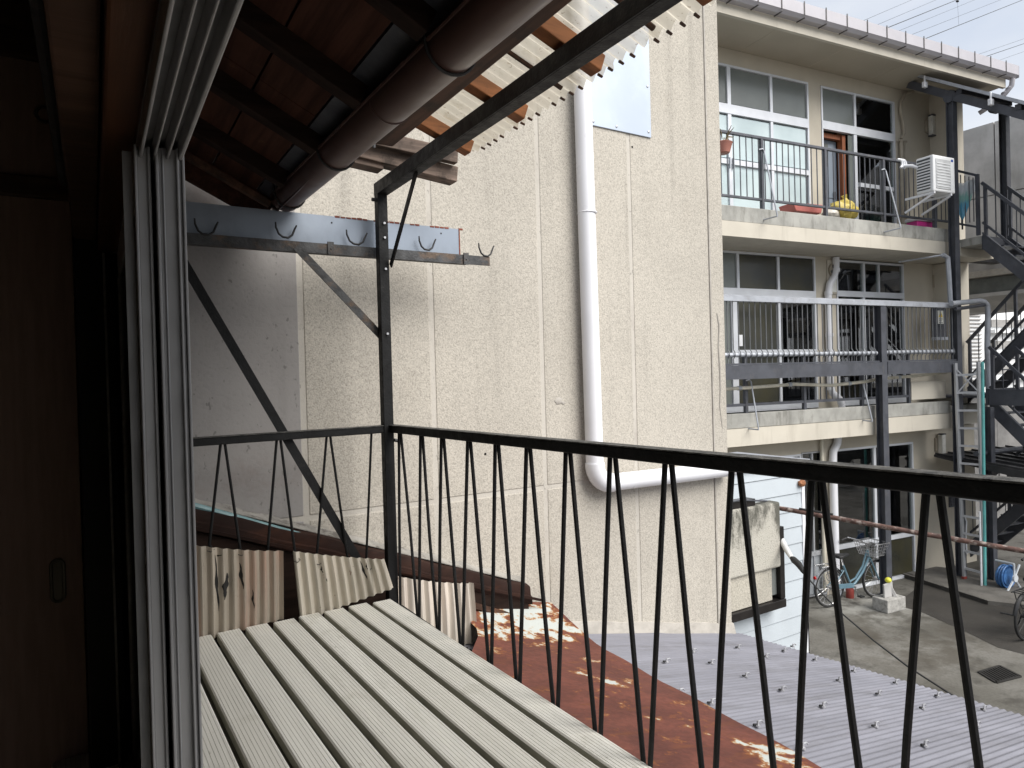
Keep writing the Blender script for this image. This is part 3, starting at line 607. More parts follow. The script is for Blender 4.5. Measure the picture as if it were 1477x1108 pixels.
# ---------------- top storey railing
rl = thing('metal_railing', 'dark grey steel railing with thin bars along the top balcony', 'railing', A(2.5, .08, 6.1), 'balcony railings of the apartment')
b = B(A); b.box(-1.6, 5.45, .055, .105, 7.15, 7.19); b.box(-1.6, 5.45, .06, .10, 6.235, 6.27); build(b, 'rails', 'steel_grey', rl, bevel=.004)
for u in (-.47, .86, 2.19, 3.55, 4.87):
    b = B(A); b.box(u-.022, u+.022, .052, .108, 6.08, 7.149); build(b, 'post', 'steel_grey', rl)
base = None; u = -1.5
while u < 5.4:
    if base is None: b = B(A); b.box(u-.006, u+.006, .074, .086, 6.271, 7.149); base = build(b, 'baluster', 'steel_grey', rl)
    else: copy_part(base, AD*(u+1.5))
    u += .1215
rl = thing('metal_railing', 'grey steel railing returning beside the stair on the top landing', 'railing', A(5.9, .0, 6.1), 'balcony railings of the apartment')
b = B(); zt = 7.12
b.bar(A(5.46, .06, 7.17), A(5.46, -.30, 6.98), .045, .04); b.bar(A(5.46, .08, 6.24), A(5.46, -.30, 6.09), .04, .035); b.bar(A(5.46, -.30, 5.95), A(5.46, -.30, 7.0), .05, .05, ND)
b.bar(A(5.5, .9, 7.05), A(6.3, .9, 7.05), .04, .04); b.bar(A(5.5, .9, 6.2), A(6.3, .9, 6.2), .04, .04); build(b, 'rails', 'steel_grey', rl)
for i in range(4):
    n = -.02-.07*i; b = B(); b.bar(A(5.46, n, 6.2), A(5.46, n, 7.08+.5*n), .012, .012, ND); build(b, 'baluster', 'steel_grey', rl)
for i in range(6):
    u = 5.6+.12*i; b = B(); b.bar(A(u, .9, 6.2), A(u, .9, 7.05), .012, .012, ND); build(b, 'baluster', 'steel_grey', rl)
# folded laundry pole arms on both balconies
def arm(pix, n0, n1, label):
    P = [at_n(*pix[0], n0), at_n(*pix[1], n1), at_n(*pix[2], n0-.03)]
    top = P[0]
    b = B(); b.tube([top+AD*-.05+ND*.02, top+Z_*.01, top+AD*.03-Z_*.02, P[1]+Z_*.02, P[1], P[1].lerp(P[2], .1), P[2]], .011, 8)
    tag(build(b, 'pole_arm', 'steel_pale', smooth=True), label, 'pole arm', 'laundry pole arms hanging from the balconies')
arm([(1100, 216), (1121, 312), (1102, 317)], .04, -.22, 'bent steel pole arm at the left end of the top balcony')
arm([(1276, 245), (1299, 329), (1275, 335)], .04, -.22, 'bent steel pole arm below the top railing, left of the air conditioner')
arm([(1081, 549), (1094, 620), (1077, 618)], .06, -.16, 'bent steel pole arm at the left end of the middle balcony')
arm([(1243, 552), (1258, 608), (1242, 606)], .06, -.16, 'bent steel pole arm on the middle balcony, beside the steel column')

# ---------------- middle storey steel screen
sc = thing('balcony_screen', 'grey steel screen of close bars with pale top rail along the middle balcony', 'screen', A(2.5, -.15, 3.6))
b = B(); b.prism([A(-1.6, -.20, 4.70), A(-1.6, -.20, 4.765), A(-1.6, -.10, 4.80), A(-1.6, -.10, 4.70)], AD*6.62); build(b, 'top_rail', 'steel_pale', sc)
b = B(A); b.box(-1.6, 3.055, -.165, -.135, 3.80, 3.825); b.box(3.185, 5.0, -.165, -.135, 3.80, 3.825); build(b, 'lower_rail', 'steel_grey', sc)
for u0, u1 in ((-1.6, 3.05), (3.19, 4.985)):
    b = B(A); b.box(u0, u1, -.20, -.185, 3.60, 3.797); b.box(u0, u1, -.184, -.11, 3.785, 3.797); b.box(u0, u1, -.184, -.11, 3.60, 3.612); build(b, 'beam', 'steel_grey', sc)
base = hookb = None; i = 0
for u in [(-1.45+.1045*k) for k in range(62)]:
    if 3.03 < u < 3.2 or u > 4.98: continue
    sh_ = AD*(u+1.45)
    if base is None:
        b = B(); b.tube([A(u, -.15, 4.72), A(u, -.15, 4.02)], .0075, 6); b.tube([A(u, -.15, 4.02), A(u, -.175, 3.985), A(u, -.185, 3.945), A(u, -.165, 3.91), A(u, -.15, 3.89), A(u, -.15, 3.81)], .0075, 6); base = build(b, 'screen_bar', 'screen_bar_grey', sc, smooth=True)
    else: copy_part(base, sh_)
pp = thing('laundry_pipe', 'pale stained pipe lying along the foot of the steel screen', 'pipe', A(2, -.14, 3.94))
b = B(); b.tube([A(-1.5, -.135, 3.945), A(3.0, -.135, 3.945)], .034, 10); b.tube([A(3.22, -.135, 3.955), A(4.95, -.135, 3.96)], .034, 10); build(b, 'pipe', 'steel_pale', pp, smooth=True)
pp = thing('conduit_pipe', 'pale sagging conduit pipe under the screen beam', 'pipe', A(2, .1, 3.4))
b = B(); b.tube([A(-1.5, .06, 3.45), A(.5, .05, 3.47), A(1.4, .06, 3.495), A(2.2, .06, 3.455), A(2.95, .05, 3.49), A(3.3, .05, 3.53), A(4.2, .05, 3.555), A(5.05, .05, 3.60)], .026, 10); build(b, 'pipe', 'pvc_ivory', pp, smooth=True)
for u, z in ((.3, 3.468), (1.3, 3.492), (2.6, 3.473), (3.8, 3.544)):
    b = B(); b.tube([A(u-.03, .055, z), A(u+.03, .055, z)], .034, 10); build(b, 'pipe_collar', 'steel_pale', pp, smooth=True)
rl = thing('metal_railing', 'low inner railing standing on the middle balcony kerb', 'railing', A(2, .1, 3.1), 'balcony railings of the apartment')
b = B(A); b.box(-1.6, 4.1, .08, .12, 3.20, 3.24); b.box(-1.6, 4.1, .085, .115, 3.93, 3.96); build(b, 'rails', 'steel_grey', rl)
for u in (-.7, .46, 1.65, 2.95, 4.11):
    b = B(A); b.box(u-.025, u+.025, .075, .125, 3.085, 3.94); build(b, 'post', 'steel_grey', rl)
base = None
for k in range(18):
    u = 1.75+.13*k
    if abs(u-2.95) < .05: continue
    if base is None: b = B(A); b.box(u-.007, u+.007, .093, .107, 3.241, 3.929); base = build(b, 'baluster', 'steel_grey', rl)
    else: copy_part(base, AD*(u-1.75))
b = B(A); b.box(4.13, 5.05, .06, .09, 3.15, 3.46); build(b, 'balcony_panel', 'apartment_light', ap, bevel=.006)
# steel columns
def hcol(u, n, z0, z1, w, label, nm='steel_column'):
    b = B(A); b.box(u-w/2, u+w/2, n-w/2, n-w/2+.012, z0, z1); b.box(u-w/2, u+w/2, n+w/2-.012, n+w/2, z0, z1); b.box(u-.006, u+.006, n-w/2+.012, n+w/2-.012, z0, z1)
    return tag(build(b, nm, 'steel_grey'), label, 'column', 'steel columns in front of the apartment')
hcol(3.12, -.13, 0, 4.69, .125, 'grey steel column standing behind the concrete block in the yard')
hcol(5.06, -.13, 0, 8.35, .12, 'tall grey steel column beside the air conditioner, from yard to stair canopy')

# ---------------- props on the top balcony
acn = -.42
ac = thing('air_conditioner', 'white outdoor air conditioner unit hung outside the top railing', 'air conditioner', A(4.62, -.25, 6.62))
u0, u1, z0, z1 = 4.01, 4.57, 6.54, 7.13; nf, nb_ = -.47, -.18
b = B(A); b.box(u0, u1, nf, nb_, z0, z1); build(b, 'casing', 'ac_white', ac, bevel=.02)
b = B(A); b.box(u0-.006, u0+.001, nf+.05, nb_-.02, z0+.05, z1-.04); build(b, 'side_recess', 'ac_dark', ac)
for k in range(10):
    z = z0+.07+k*.047; b = B(A); b.box(u0-.014, u0-.0065, nf+.05, nb_-.02, z, z+.022); build(b, 'louvre', 'ac_white', ac)
b = B(A); b.box(u0+.06, u0+.44, nf-.008, nf+.002, z0+.05, z1-.06); build(b, 'fan_grille', 'ac_mesh', ac, bevel=.03)
for k in range(9):
    z = z0+.085+k*.046; b = B(A); b.box(u0+.08, u0+.42, nf-.014, nf-.0085, z, z+.012); build(b, 'grille_bar', 'ac_white', ac)
b = B(A); b.box(u1-.10, u1-.05, nf-.004, nf+.001, z1-.075, z1-.04); build(b, 'badge', 'ac_blue', ac)
b = B(A)
for u in (u0+.03, u1-.1):
    b.bar(A(u, .03, z0-.02), A(u, nf, z0-.02), .03, .035); b.bar(A(u, .04, z0-.24), A(u, nf+.03, z0-.04), .03, .03)
build(b, 'bracket', 'white_paint', ac)
b = B(); b.tube([A(u0, -.22, 6.98), A(4.0, -.12, 7.04), A(3.95, -.02, 7.06)], .028, 8)
for k in range(3): b.tube(arc(A(3.86+.05*k, .0, 7.1), .07, -1.2, 2.2, 8, AD, Z_), .018, 8)
build(b, 'hose', 'white_paint', ac, smooth=True)
hs = B(); hs.tube([A(4.3, .1, 8.84)]+[A(5.2, .78, 8.8), A(5.1, .78, 8.66), A(4.99, .78, 8.5), A(5.06, .78, 8.3), A(5.09, .78, 8.12), A(5.0, .78, 7.97), A(5.02, .78, 7.9), A(5.02, .78, 6.1)][0:], .026, 8)
hs = B(); hs.tube([A(5.42, .78, 8.83), A(5.2, .78, 8.76), A(5.06, .78, 8.58), A(5.05, .78, 8.4), A(5.12, .78, 8.2), A(5.13, .78, 8.02), A(5.05, .78, 7.92)], .026, 8)
hs.tube([A(5.05, .78, 7.9), A(5.05, .78, 6.0)], .035, 8); hs.tube([A(5.14, .78, 7.86), A(5.14, .78, 6.0)], .02, 8); hs.tube([A(4.98, .78, 7.88), A(5.2, .78, 7.88)], .02, 6)
tag(build(hs, 'coolant_hose', 'lamp_base', smooth=True), 'wrapped grey hose curving down the top storey wall from the soffit', 'hose')
po = thing('hanging_pot', 'salmon pink flower pot hanging on the top railing by the corner', 'flower pot', at_n(1047, 217, -.02)-Z_*.12)
c = at_n(1043, 213, -.02); b = B(); b.tube([c-Z_*.09, c-Z_*.08, c+Z_*.04, c+Z_*.06, c+Z_*.07], [.07, .09, .125, .135, .12], 14); build(b, 'pot', 'salmon_pot', po, smooth=True)
b = B()
for k in range(14):
    a = random.uniform(0, 6.28); e = Vector((math.cos(a), math.sin(a), 0)); s0 = c+Z_*.1+e*.06; b.tube([s0, s0+Z_*.07+e*.05, s0+Z_*random.uniform(.05, .16)+e*.14], [.006, .01, .003], 5)
build(b, 'twigs', 'leaf_dry', po)
yb = thing('rubbish_bag', 'yellow plastic rubbish bag on the top balcony by the door', 'bag', A(3.12, .3, 6.0))
c = at_n(1216, 301, .28); b = B(); b.ball(c-Z_*.03, .22, (1.3, .8, .72), 22, 14, .03)
for i, v in enumerate(b.v):
    q = v-c; v += q*(.16*math.sin(q.x*23+1)*math.sin(q.z*19)+.10*math.sin(q.x*41+q.z*37))
b; b.tube([c+Z_*.12+AD*.05, c+Z_*.17+AD*.05, c+Z_*.22+AD*.03], [.07, .03, .05], 8); build(b, 'bag', 'yellow_bag', yb, smooth=True)
b = B(); b.ball(c-AD*.28-Z_*.12, .15, (1.3, .7, .6), 12, 8, .1); tag(build(b, 'rubbish_bag', 'clear_bag', smooth=True), 'pale crumpled clear bag left of the yellow bag', 'bag')
c = at_n(1168, 301, .25); b = B(); b.prism([c+AD*-.30-Z_*.06, c+AD*.26-Z_*.06, c+AD*.30+Z_*.09, c+AD*-.36+Z_*.07], ND*.3); b.box
tag(build(b, 'planter', 'tray_red', bevel=.015), 'reddish plastic planter on the top balcony floor', 'planter')
c = at_n(1335, 322, .2); u, _, z = un(c)
pk = thing('storage_tray', 'magenta tray with a white lid behind the top railing', 'tray', A(u, .25, z-.06))
b = B(A); b.box(u-.22, u+.2, .2, .4, z-.07, z+.03); build(b, 'tray', 'pink_plastic', pk, bevel=.01); b = B(A); b.box(u-.24, u+.22, .18, .42, z+.031, z+.09); build(b, 'lid', 'tray_white', pk, bevel=.01)
c = at_n(1388, 318, -.02); tp = at_n(1390, 265, -.02)
fb = thing('plastic_bundle', 'translucent cone bundle, clear above and blue below, on the landing railing', 'bundle', c)
b = B(); N = 18; H = (tp-c).length
prof = [(0, .01), (.12, .05), (.4, .11), (.7, .16), (.95, .21), (1, .22)]
vs = []; dirn = (tp-c).normalized()
for t_, r_ in prof:
    for k in range(N):
        a = 2*math.pi*k/N; rr = r_*(1+.18*(-1)**k*t_); vs.append(c+dirn*(H*t_*(1+.05*math.sin(3*a)*(t_ > .9)))+AD*math.cos(a)*rr+ND*math.sin(a)*rr*.7)
b.add(vs, [(i*N+k, i*N+(k+1) % N, (i+1)*N+(k+1) % N, (i+1)*N+k) for i in range(len(prof)-1) for k in range(N)], True); build(b, 'film', 'bundle_film', fb, smooth=False)
b = B(); b.tube([c-Z_*.16, c+Z_*.05], .014, 6); build(b, 'stick', 'hook_iron', fb)
# warning sign on the middle storey
sg = thing('warning_sign', 'dark box with a white notice and yellow triangle behind the screen', 'sign', A(6.1, .8, 4.3))
uA, _, zA = un_n(1347, 444, .5); uB, _, zB = un_n(1366, 486, .5); n = .5
ab('box', 'steel_grey', uA, uB, n, n+.06, zB, zA, sg, .006); ab('notice', 'sign_white', uA+.10, uA+.26, n-.006, n-.001, zB+.24, zA-.05, sg)
zc = zA-.11; b = B(); b.prism([A(uA+.12, n-.009, zc-.06), A(uA+.24, n-.009, zc-.06), A(uA+.18, n-.009, zc+.045)], ND*.0025); build(b, 'triangle', 'sign_yellow', sg)
b = B(); b.prism([A(uA+.185, n-.012, zc+.02), A(uA+.165, n-.012, zc-.015), A(uA+.18, n-.012, zc-.015), A(uA+.17, n-.012, zc-.05), A(uA+.198, n-.012, zc-.005), A(uA+.182, n-.012, zc-.005)], ND*.002); build(b, 'bolt_mark', 'sign_ink', sg)
for k in range(5): ab('text_line', 'sign_ink', uA+.125, uA+.235-.02*(k % 2), n-.008, n-.0062, zc-.10-.035*k, zc-.088-.035*k, sg)
ab('flap', 'steel_pale', uA-.01, uB+.01, n-.03, n+.05, zB-.06, zB-.005, sg)

# ================================================================== STAIR TOWER
TS = 1.05
def stair(label, uL, uR, n0, z0, run, up, rails=True):
    # runs towards the viewer (-n) from (n0, z0); up=+1 climbs, -1 descends
    t = thing('steel_staircase', label, 'staircase', A((uL+uR)/2, n0-run/2, min(z0, z0+up*TS*run)), 'flights of the outdoor steel stair')
    p0, p1 = (n0, z0), (n0-run, z0+up*TS*run)
    for u in (uL, uR):
        b = B(); b.prism([A(u, p0[0], p0[1]+.04), A(u, p0[0], p0[1]-.22), A(u, p1[0], p1[1]-.22), A(u, p1[0], p1[1]+.04)], AD*.045); build(b, 'stringer', 'steel_grey', t)
        b = B(); b.bar(A(u+.02, p0[0], p0[1]+.06), A(u+.02, p1[0], p1[1]+.06), .06, .02); build(b, 'stringer_cap', 'steel_grey', t)
        b = B(); b.bar(A(u+.02, p0[0], p0[1]+.92), A(u+.02, p1[0], p1[1]+.92), .045, .05); build(b, 'handrail', 'steel_grey', t)
        b = B(); b.bar(A(u+.02, p0[0], p0[1]+.24), A(u+.02, p1[0], p1[1]+.24), .035, .035); build(b, 'lower_rail', 'steel_grey', t)
        for k in range(int(run/.16)+1):
            n = p0[0]-.05-.16*k; f = (p0[0]-n)/run
            if f > 1: break
            z = p0[1]+(p1[1]-p0[1])*f; w = .045 if k % 5 == 0 else .012
            b = B(); b.bar(A(u+.02, n, z+(.04 if w > .02 else .24)), A(u+.02, n, z+.91), w, w, ND); build(b, 'baluster' if w < .02 else 'post', 'steel_grey', t)
    m = max(3, int(abs(p1[1]-p0[1])/.2))
    for k in range(1, m):
        f = k/m; n = p0[0]-run*f; z = p0[1]+(p1[1]-p0[1])*f
        b = B(A); b.box(uL+.047, uR-.002, n-.12, n+.12, z-.02, z+.0); build(b, 'tread', 'steel_grey', t)
stair('upper stair flight descending from the top landing', 5.50, 6.22, -.34, 5.93, 1.35, -1)
stair('second stair flight climbing from the middle landing', 6.30, 7.05, .45, 3.22, 1.35, 1)
stair('third stair flight descending from the middle landing beam', 5.50, 6.22, -.40, 3.10, 1.35, -1)
stair('lowest stair flight climbing from the yard', 6.30, 7.05, .62, .15, 1.40, 1)
ld = thing('stair_landing', 'grey steel landing beam and deck of the middle storey', 'landing', A(6.2, .2, 3.0))
b = B(A); b.box(5.46, 7.1, -.40, -.36, 3.02, 3.30); b.box(5.46, 5.499, -2.9, -.41, 3.02, 3.29); build(b, 'beam', 'steel_grey', ld)
b = B(A); b.box(5.5, 7.1, -.355, .8, 3.14, 3.18); build(b, 'deck', 'steel_grey', ld)
ld = thing('stair_landing', 'steel half landing between the middle and top storeys', 'landing', A(6.2, -2.1, 4.5))
b = B(A); b.box(5.46, 7.1, -2.6, -1.70, 4.48, 4.55); build(b, 'deck', 'steel_grey', ld)
ld = thing('stair_landing', 'pale concrete top landing at the head of the stair', 'landing', A(6.1, .3, 5.8))
b = B(A); b.box(5.47, 6.5, -.33, .04, 5.80, 5.935); build(b, 'deck', 'kerb_concrete', ld)
b = B(A); b.box(5.50, 6.5, -.335, -.331, 5.7, 5.94); build(b, 'edge_beam', 'steel_grey', ld)
# brick-dark upstand behind the landing
ab('landing_wall', 'shed_roof', 6.45, 9.0, 1.3, 1.5, 5.9, 6.35)
# stair posts
hcol(6.33, -.27, 5.81, 8.2, .12, 'dark steel stair post right of the top landing')
_u = un_n(1429, 700, -.5)[0]
hcol(_u, -.5, 0, 3.0, .11, 'dark steel post under the middle landing beam')
# canopy over the stair
cn = thing('stair_canopy', 'grey sloping canopy with beams and clips over the outdoor stair', 'canopy', A(5.8, -.4, 8.2))
def cz(n): return 8.43+.66*(n+.02)
for u in (5.06, 6.33):
    b = B(); b.bar(A(u, .60, cz(.6)), A(u, -3.0, cz(-3.0)), .10, .13); build(b, 'beam', 'steel_grey', cn)
    b = B(); b.tube([A(u-.055, -.13, cz(-.13)-.02), A(u+.055, -.13, cz(-.13)-.02)], .105, 14); build(b, 'gusset', 'steel_grey', cn)
b = B(); b.prism([A(4.96, .55, cz(.55)+.16), A(4.96, .55, cz(.55)+.19), A(4.96, -3.0, cz(-3)+.19), A(4.96, -3.0, cz(-3)+.16)], AD*1.6); build(b, 'roof_sheet', 'shed_roof', cn)
b = B(); b.bar(A(4.93, .56, cz(.56)+.20), A(4.93, -3.0, cz(-3)+.20), .04, .05); build(b, 'roof_edge', 'steel_pale', cn)
for n in (-.3, -1.2, -2.1):
    b = B(); b.bar(A(5.0, n, cz(n)+.11), A(6.45, n, cz(n)+.11), .09, .09); build(b, 'purlin', 'steel_grey', cn)
for n in (.22, -.86, -1.9):
    b = B(); b.bar(A(4.90, n, cz(n)+.02), A(4.90, n, cz(n)+.12), .05, .09, AD); b.bar(A(4.90, n, cz(n)+.12), A(4.90, n, cz(n)+.23), .02, .03, AD); build(b, 'clip', 'white_paint', cn, bevel=.004)
# things behind the stair
cb = thing('concrete_building', 'weathered bare concrete building behind the stair tower', 'building', (18, 5, 0))
def cx(u0, u1, y0, y1, z0, z1, m, nm, bevel=0): b = B(); b.box(u0, u1, y0, y1, z0, z1); return build(b, nm, m, cb, bevel=bevel)
ys = [-2, 0.4, 2.8, 5.1, 7.21, 9.6, 12]
for y0, y1 in zip(ys[:-1], ys[1:]):
    for z0, z1 in ((6.0, 7.45), (7.45, 9.05)): cx(17, 17.2, y0+.012, y1-.012, z0+.01, z1-.01, 'concrete', 'wall_panel')
cx(17.205, 19, -2, 12, 5.3, 9.0, 'far_shade', 'wall_core'); cx(16.8, 17.1, -2, 12, 5.66, 5.80, 'flashing_white', 'ledge'); cx(17.02, 17.2, -2, 12, 5.3, 5.65, 'dark_interior', 'recess'); cx(16.95, 17.02, -2, 12, 5.80, 6.0, 'far_shade', 'band')  # band coloured darker for the shaded strip of wall above the ledge
b = B(); b.prism([(16.85, -2, 5.3), (16.85, -2, 5.22), (17.6, -2, 4.95), (18.6, -2, 4.95), (18.6, -2, 5.3)], (0, 14, 0)); build(b, 'sloping_soffit', 'concrete', cb)
for y in (-1.5, 11.5): cx(18.2, 19, y-.4, y+.4, 0, 5.29, 'concrete', 'pier')
wb = thing('white_building', 'bright white building with ledges glimpsed behind the stairs', 'building', A(20, 9, 0))
ab('wall', 'white_building', 14.5, 30, 7, 11, 0, 9, wb)
for z in (5.05, 4.30, 3.4, 2.5): ab('window_band', 'far_shade', 18.55, 30, 6.93, 6.998, z, z+.26, wb)
for z in (4.95, 4.20, 3.3): ab('ledge', 'white_building', 18.5, 30, 6.80, 6.998, z-.12, z, wb)
for k in range(22): ab('louvre', 'far_shade', 16.4, 18.0, 6.95, 6.998, 3.2+.13*k, 3.235+.13*k, wb)
# dark shed roof below the stair
sd_ = thing('bicycle_shed', 'low dark ribbed shed roof under the outdoor stair', 'shed', A(6.2, -.6, 0))
b = B(); b.prism([A(5.05, .30, 2.10), A(5.05, .30, 2.14), A(5.05, -1.6, 1.96), A(5.05, -1.6, 1.80)], AD*2.2); build(b, 'roof', 'shed_roof', sd_)
for k in range(7):
    u = 5.1+.35*k; b = B(); b.bar(A(u, .30, 2.15), A(u, -1.6, 1.985), .03, .035); build(b, 'roof_rib', 'shed_roof', sd_)
b = B(); b.tube([A(5.0, -.45, 2.22), A(7.2, -.45, 2.22)], .045, 8); build(b, 'ridge_bar', 'steel_grey', sd_, smooth=True)
for u, n in ((5.75, -1.3), (7.1, -1.3)):
    b = B(A); b.box(u, u+.05, n, n+.05, 0, 1.85); build(b, 'post', 'steel_grey', sd_)
ab('back_wall', 'far_shade', 6.55, 7.3, 1.2, 1.25, 0, 1.9, sd_)
yw = thing('yard_wall', 'dull grey wall closing the yard behind the stair and shed', 'wall', A(9, 2, 0))
for k in range(4): ab('wall_panel', 'far_shade', 6.6+1.6*k, 8.19+1.6*k, 1.9, 2.05, 0, 3.0, yw)
ab('coping', 'kerb_concrete', 6.6, 13, 1.87, 2.08, 3.001, 3.08, yw)
u, _, z = un_n(1376, 715, W1-.01); vs_ = thing('vent_shutter', 'grey louvred vent low on the ground storey wall', 'vent', A(u, W1, z-.15))
b = B(A); b.box(u-.15, u+.3, W1-.03, W1-.002, z-.2, z+.25); build(b, 'vent_frame', 'steel_grey', vs_)
for k in range(6): b = B(A); b.box(u-.13, u+.28, W1-.045, W1-.031, z-.17+.065*k, z-.135+.065*k); build(b, 'slat', 'steel_grey', vs_)

# ---------------- ladder, poles, conduit frame
gl, gr_ = at_n(1391, 838, -.24), at_n(1419, 846, -.50)
tl, tr = at_n(1378, 524, -.24), at_n(1411, 522, -.50)
la = thing('ladder', 'aluminium ladder standing upright against the stair', 'ladder', (gl+gr_)/2)
for p, q in ((gl, tl), (gr_, tr)):
    b = B(); b.bar(p, q, .035, .065, AD); build(b, 'rail', 'aluminium', la, bevel=.004)
for k in range(12):
    f = .06+.885*k/11; b = B(); b.bar(gl.lerp(tl, f), gr_.lerp(tr, f), .035, .035); build(b, 'rung', 'aluminium', la)
b = B(); b.bar(gl.lerp(tl, .86), gr_.lerp(tr, .97), .02, .02); b.bar(gl.lerp(tl, .97)-ND*.02, gr_.lerp(tr, .86)-ND*.02, .02, .02); build(b, 'cross_brace', 'aluminium', la)
for p in (gl, gr_):
    b = B(); b.bar(p+Z_*-.0, p+Z_*.08, .05, .08, AD); build(b, 'foot', 'red_tin', la, bevel=.004)
b = B(); b.tube([gl.lerp(tl, .30)+AD*.08, gl.lerp(tl, .27)+AD*.13, gl.lerp(tl, .2)+AD*.09, gl.lerp(tl, .12)+AD*.10], .012, 6); build(b, 'strap', 'white_paint', la, smooth=True)
p, q = at_n(1421, 853, -.62), at_n(1417, 522, -.62)
b = B(); b.tube([p, q], .024, 10); tag(build(b, 'teal_pole', 'teal_pole', smooth=True), 'long teal pole standing beside the ladder', 'pole')
p, q = at_n(1416, 851, -.60), at_n(1413, 738, -.60)
b = B(); b.tube([p, q], .016, 8); tag(build(b, 'white_stick', 'white_paint', smooth=True), 'short white stick leaning between ladder and teal pole', 'stick')
p, q = at_n(1397, 700, -.1), at_n(1394, 570, -.1)
cf = thing('bent_conduit', 'grey conduit pipe bending from the screen down beside the stair', 'pipe', at_n(1424, 570, -.3))
n = -.28; b = B(); P = [at_n(1372, 438, n), at_n(1412, 434, n), at_n(1419, 435, n), at_n(1424, 440, n), at_n(1425, 450, n), at_n(1424, 500, n), at_n(1426, 565, n)]
b.tube(P, .045, 10); build(b, 'pipe', 'steel_pale', cf, smooth=True)
b = B(); b.tube([at_n(1378, 446, n), at_n(1420, 440, n)], .03, 8); build(b, 'brace_pipe', 'steel_grey', cf, smooth=True)
b = B(); b.tube([at_n(1390, 567, -.3), at_n(1425, 569, -.3), at_n(1600, 578, -.3)], .035, 8); tag(build(b, 'cross_pipe', 'steel_pale', smooth=True), 'pale horizontal pipe crossing below the landing beam', 'pipe')
b = B(); b.tube([at_n(1360, 368, -.1), at_n(1367, 372, -.1), at_n(1369, 400, -.1), at_n(1371, 436, -.1)], .04, 8); b.tube([at_n(1296, 378, .4), at_n(1360, 368, -.1)], .016, 6)
tag(build(b, 'lagged_pipe', 'steel_pale', smooth=True), 'lagged pale pipe bending along the tall steel column', 'pipe')
# hose reel
c = at_z(1450, 852, .0)+Z_*.24
hr = thing('hose_reel', 'blue hose wound on a white reel on the step', 'hose reel', c-Z_*.24)
for k in range(9):
    r = .185-.012*(k % 3)-.01*(k//6); dz = -.055+.014*k
    b = B(); o = c+ND*dz+Z_*random.uniform(-.008, .008)
    b.tube(arc(o, r, 0, 2*math.pi, 22, AD, Z_)[:-1], .0135, 7, True); build(b, 'hose_coil', 'hose_blue', hr, smooth=True)
b = B(); b.tube([c-ND*.06, c+ND*.06], .14, 18); build(b, 'drum', 'hose_blue', hr, smooth=True)
b = B(); f = c-ND*.14
b.tube([f-AD*.22-Z_*.21, f+Z_*.0, f+Z_*.23], .018, 6); b.tube([f+AD*.2-Z_*.23, f, f+AD*.15+Z_*.2], .018, 6); b.tube([f+Z_*.23, c+ND*.14+Z_*.23], .018, 6); b.tube([f, f-ND*.03], .06, 10)
build(b, 'reel_frame', 'hose_grey', hr, smooth=True)
# concrete block with bracket and ball
c = (at_z(1264, 878, 0)+at_z(1304, 880, 0))/2
kb = thing('concrete_block', 'rough concrete block with an upright plate in the yard', 'concrete block', c)
b = B(A); u, n, _ = un(c); b.box(u-.22, u+.20, n-.12, n+.14, 0, .20); build(b, 'block', 'block_concrete', kb, bevel=.012)
b = B(A); b.prism([A(u-.14, n-.02, .20), A(u+.06, n-.02, .20), A(u+.04, n-.02, .43), A(u-.15, n-.02, .40)], ND*.03); b.bar(A(u+.06, n-.05, .20), A(u+.0, n+.02, .40), .03, .05); build(b, 'upright_plate', 'concrete', kb, bevel=.006)
b = B(); b.ball(A(u-.03, n+.0, .455), .048, (1, 1, .9)); tag(build(b, 'ball', 'yellow_ball', smooth=True), 'yellow ball resting on the plate of the concrete block', 'ball')
c = at_z(1226, 862, 0); b = B(); b.tube([c, c+Z_*.02, c+Z_*.13, c+Z_*.15], [.06, .062, .062, .055], 14); tag(build(b, 'red_tin', 'red_tin', smooth=True), 'small red tin on the ground behind the blue bicycle', 'tin')

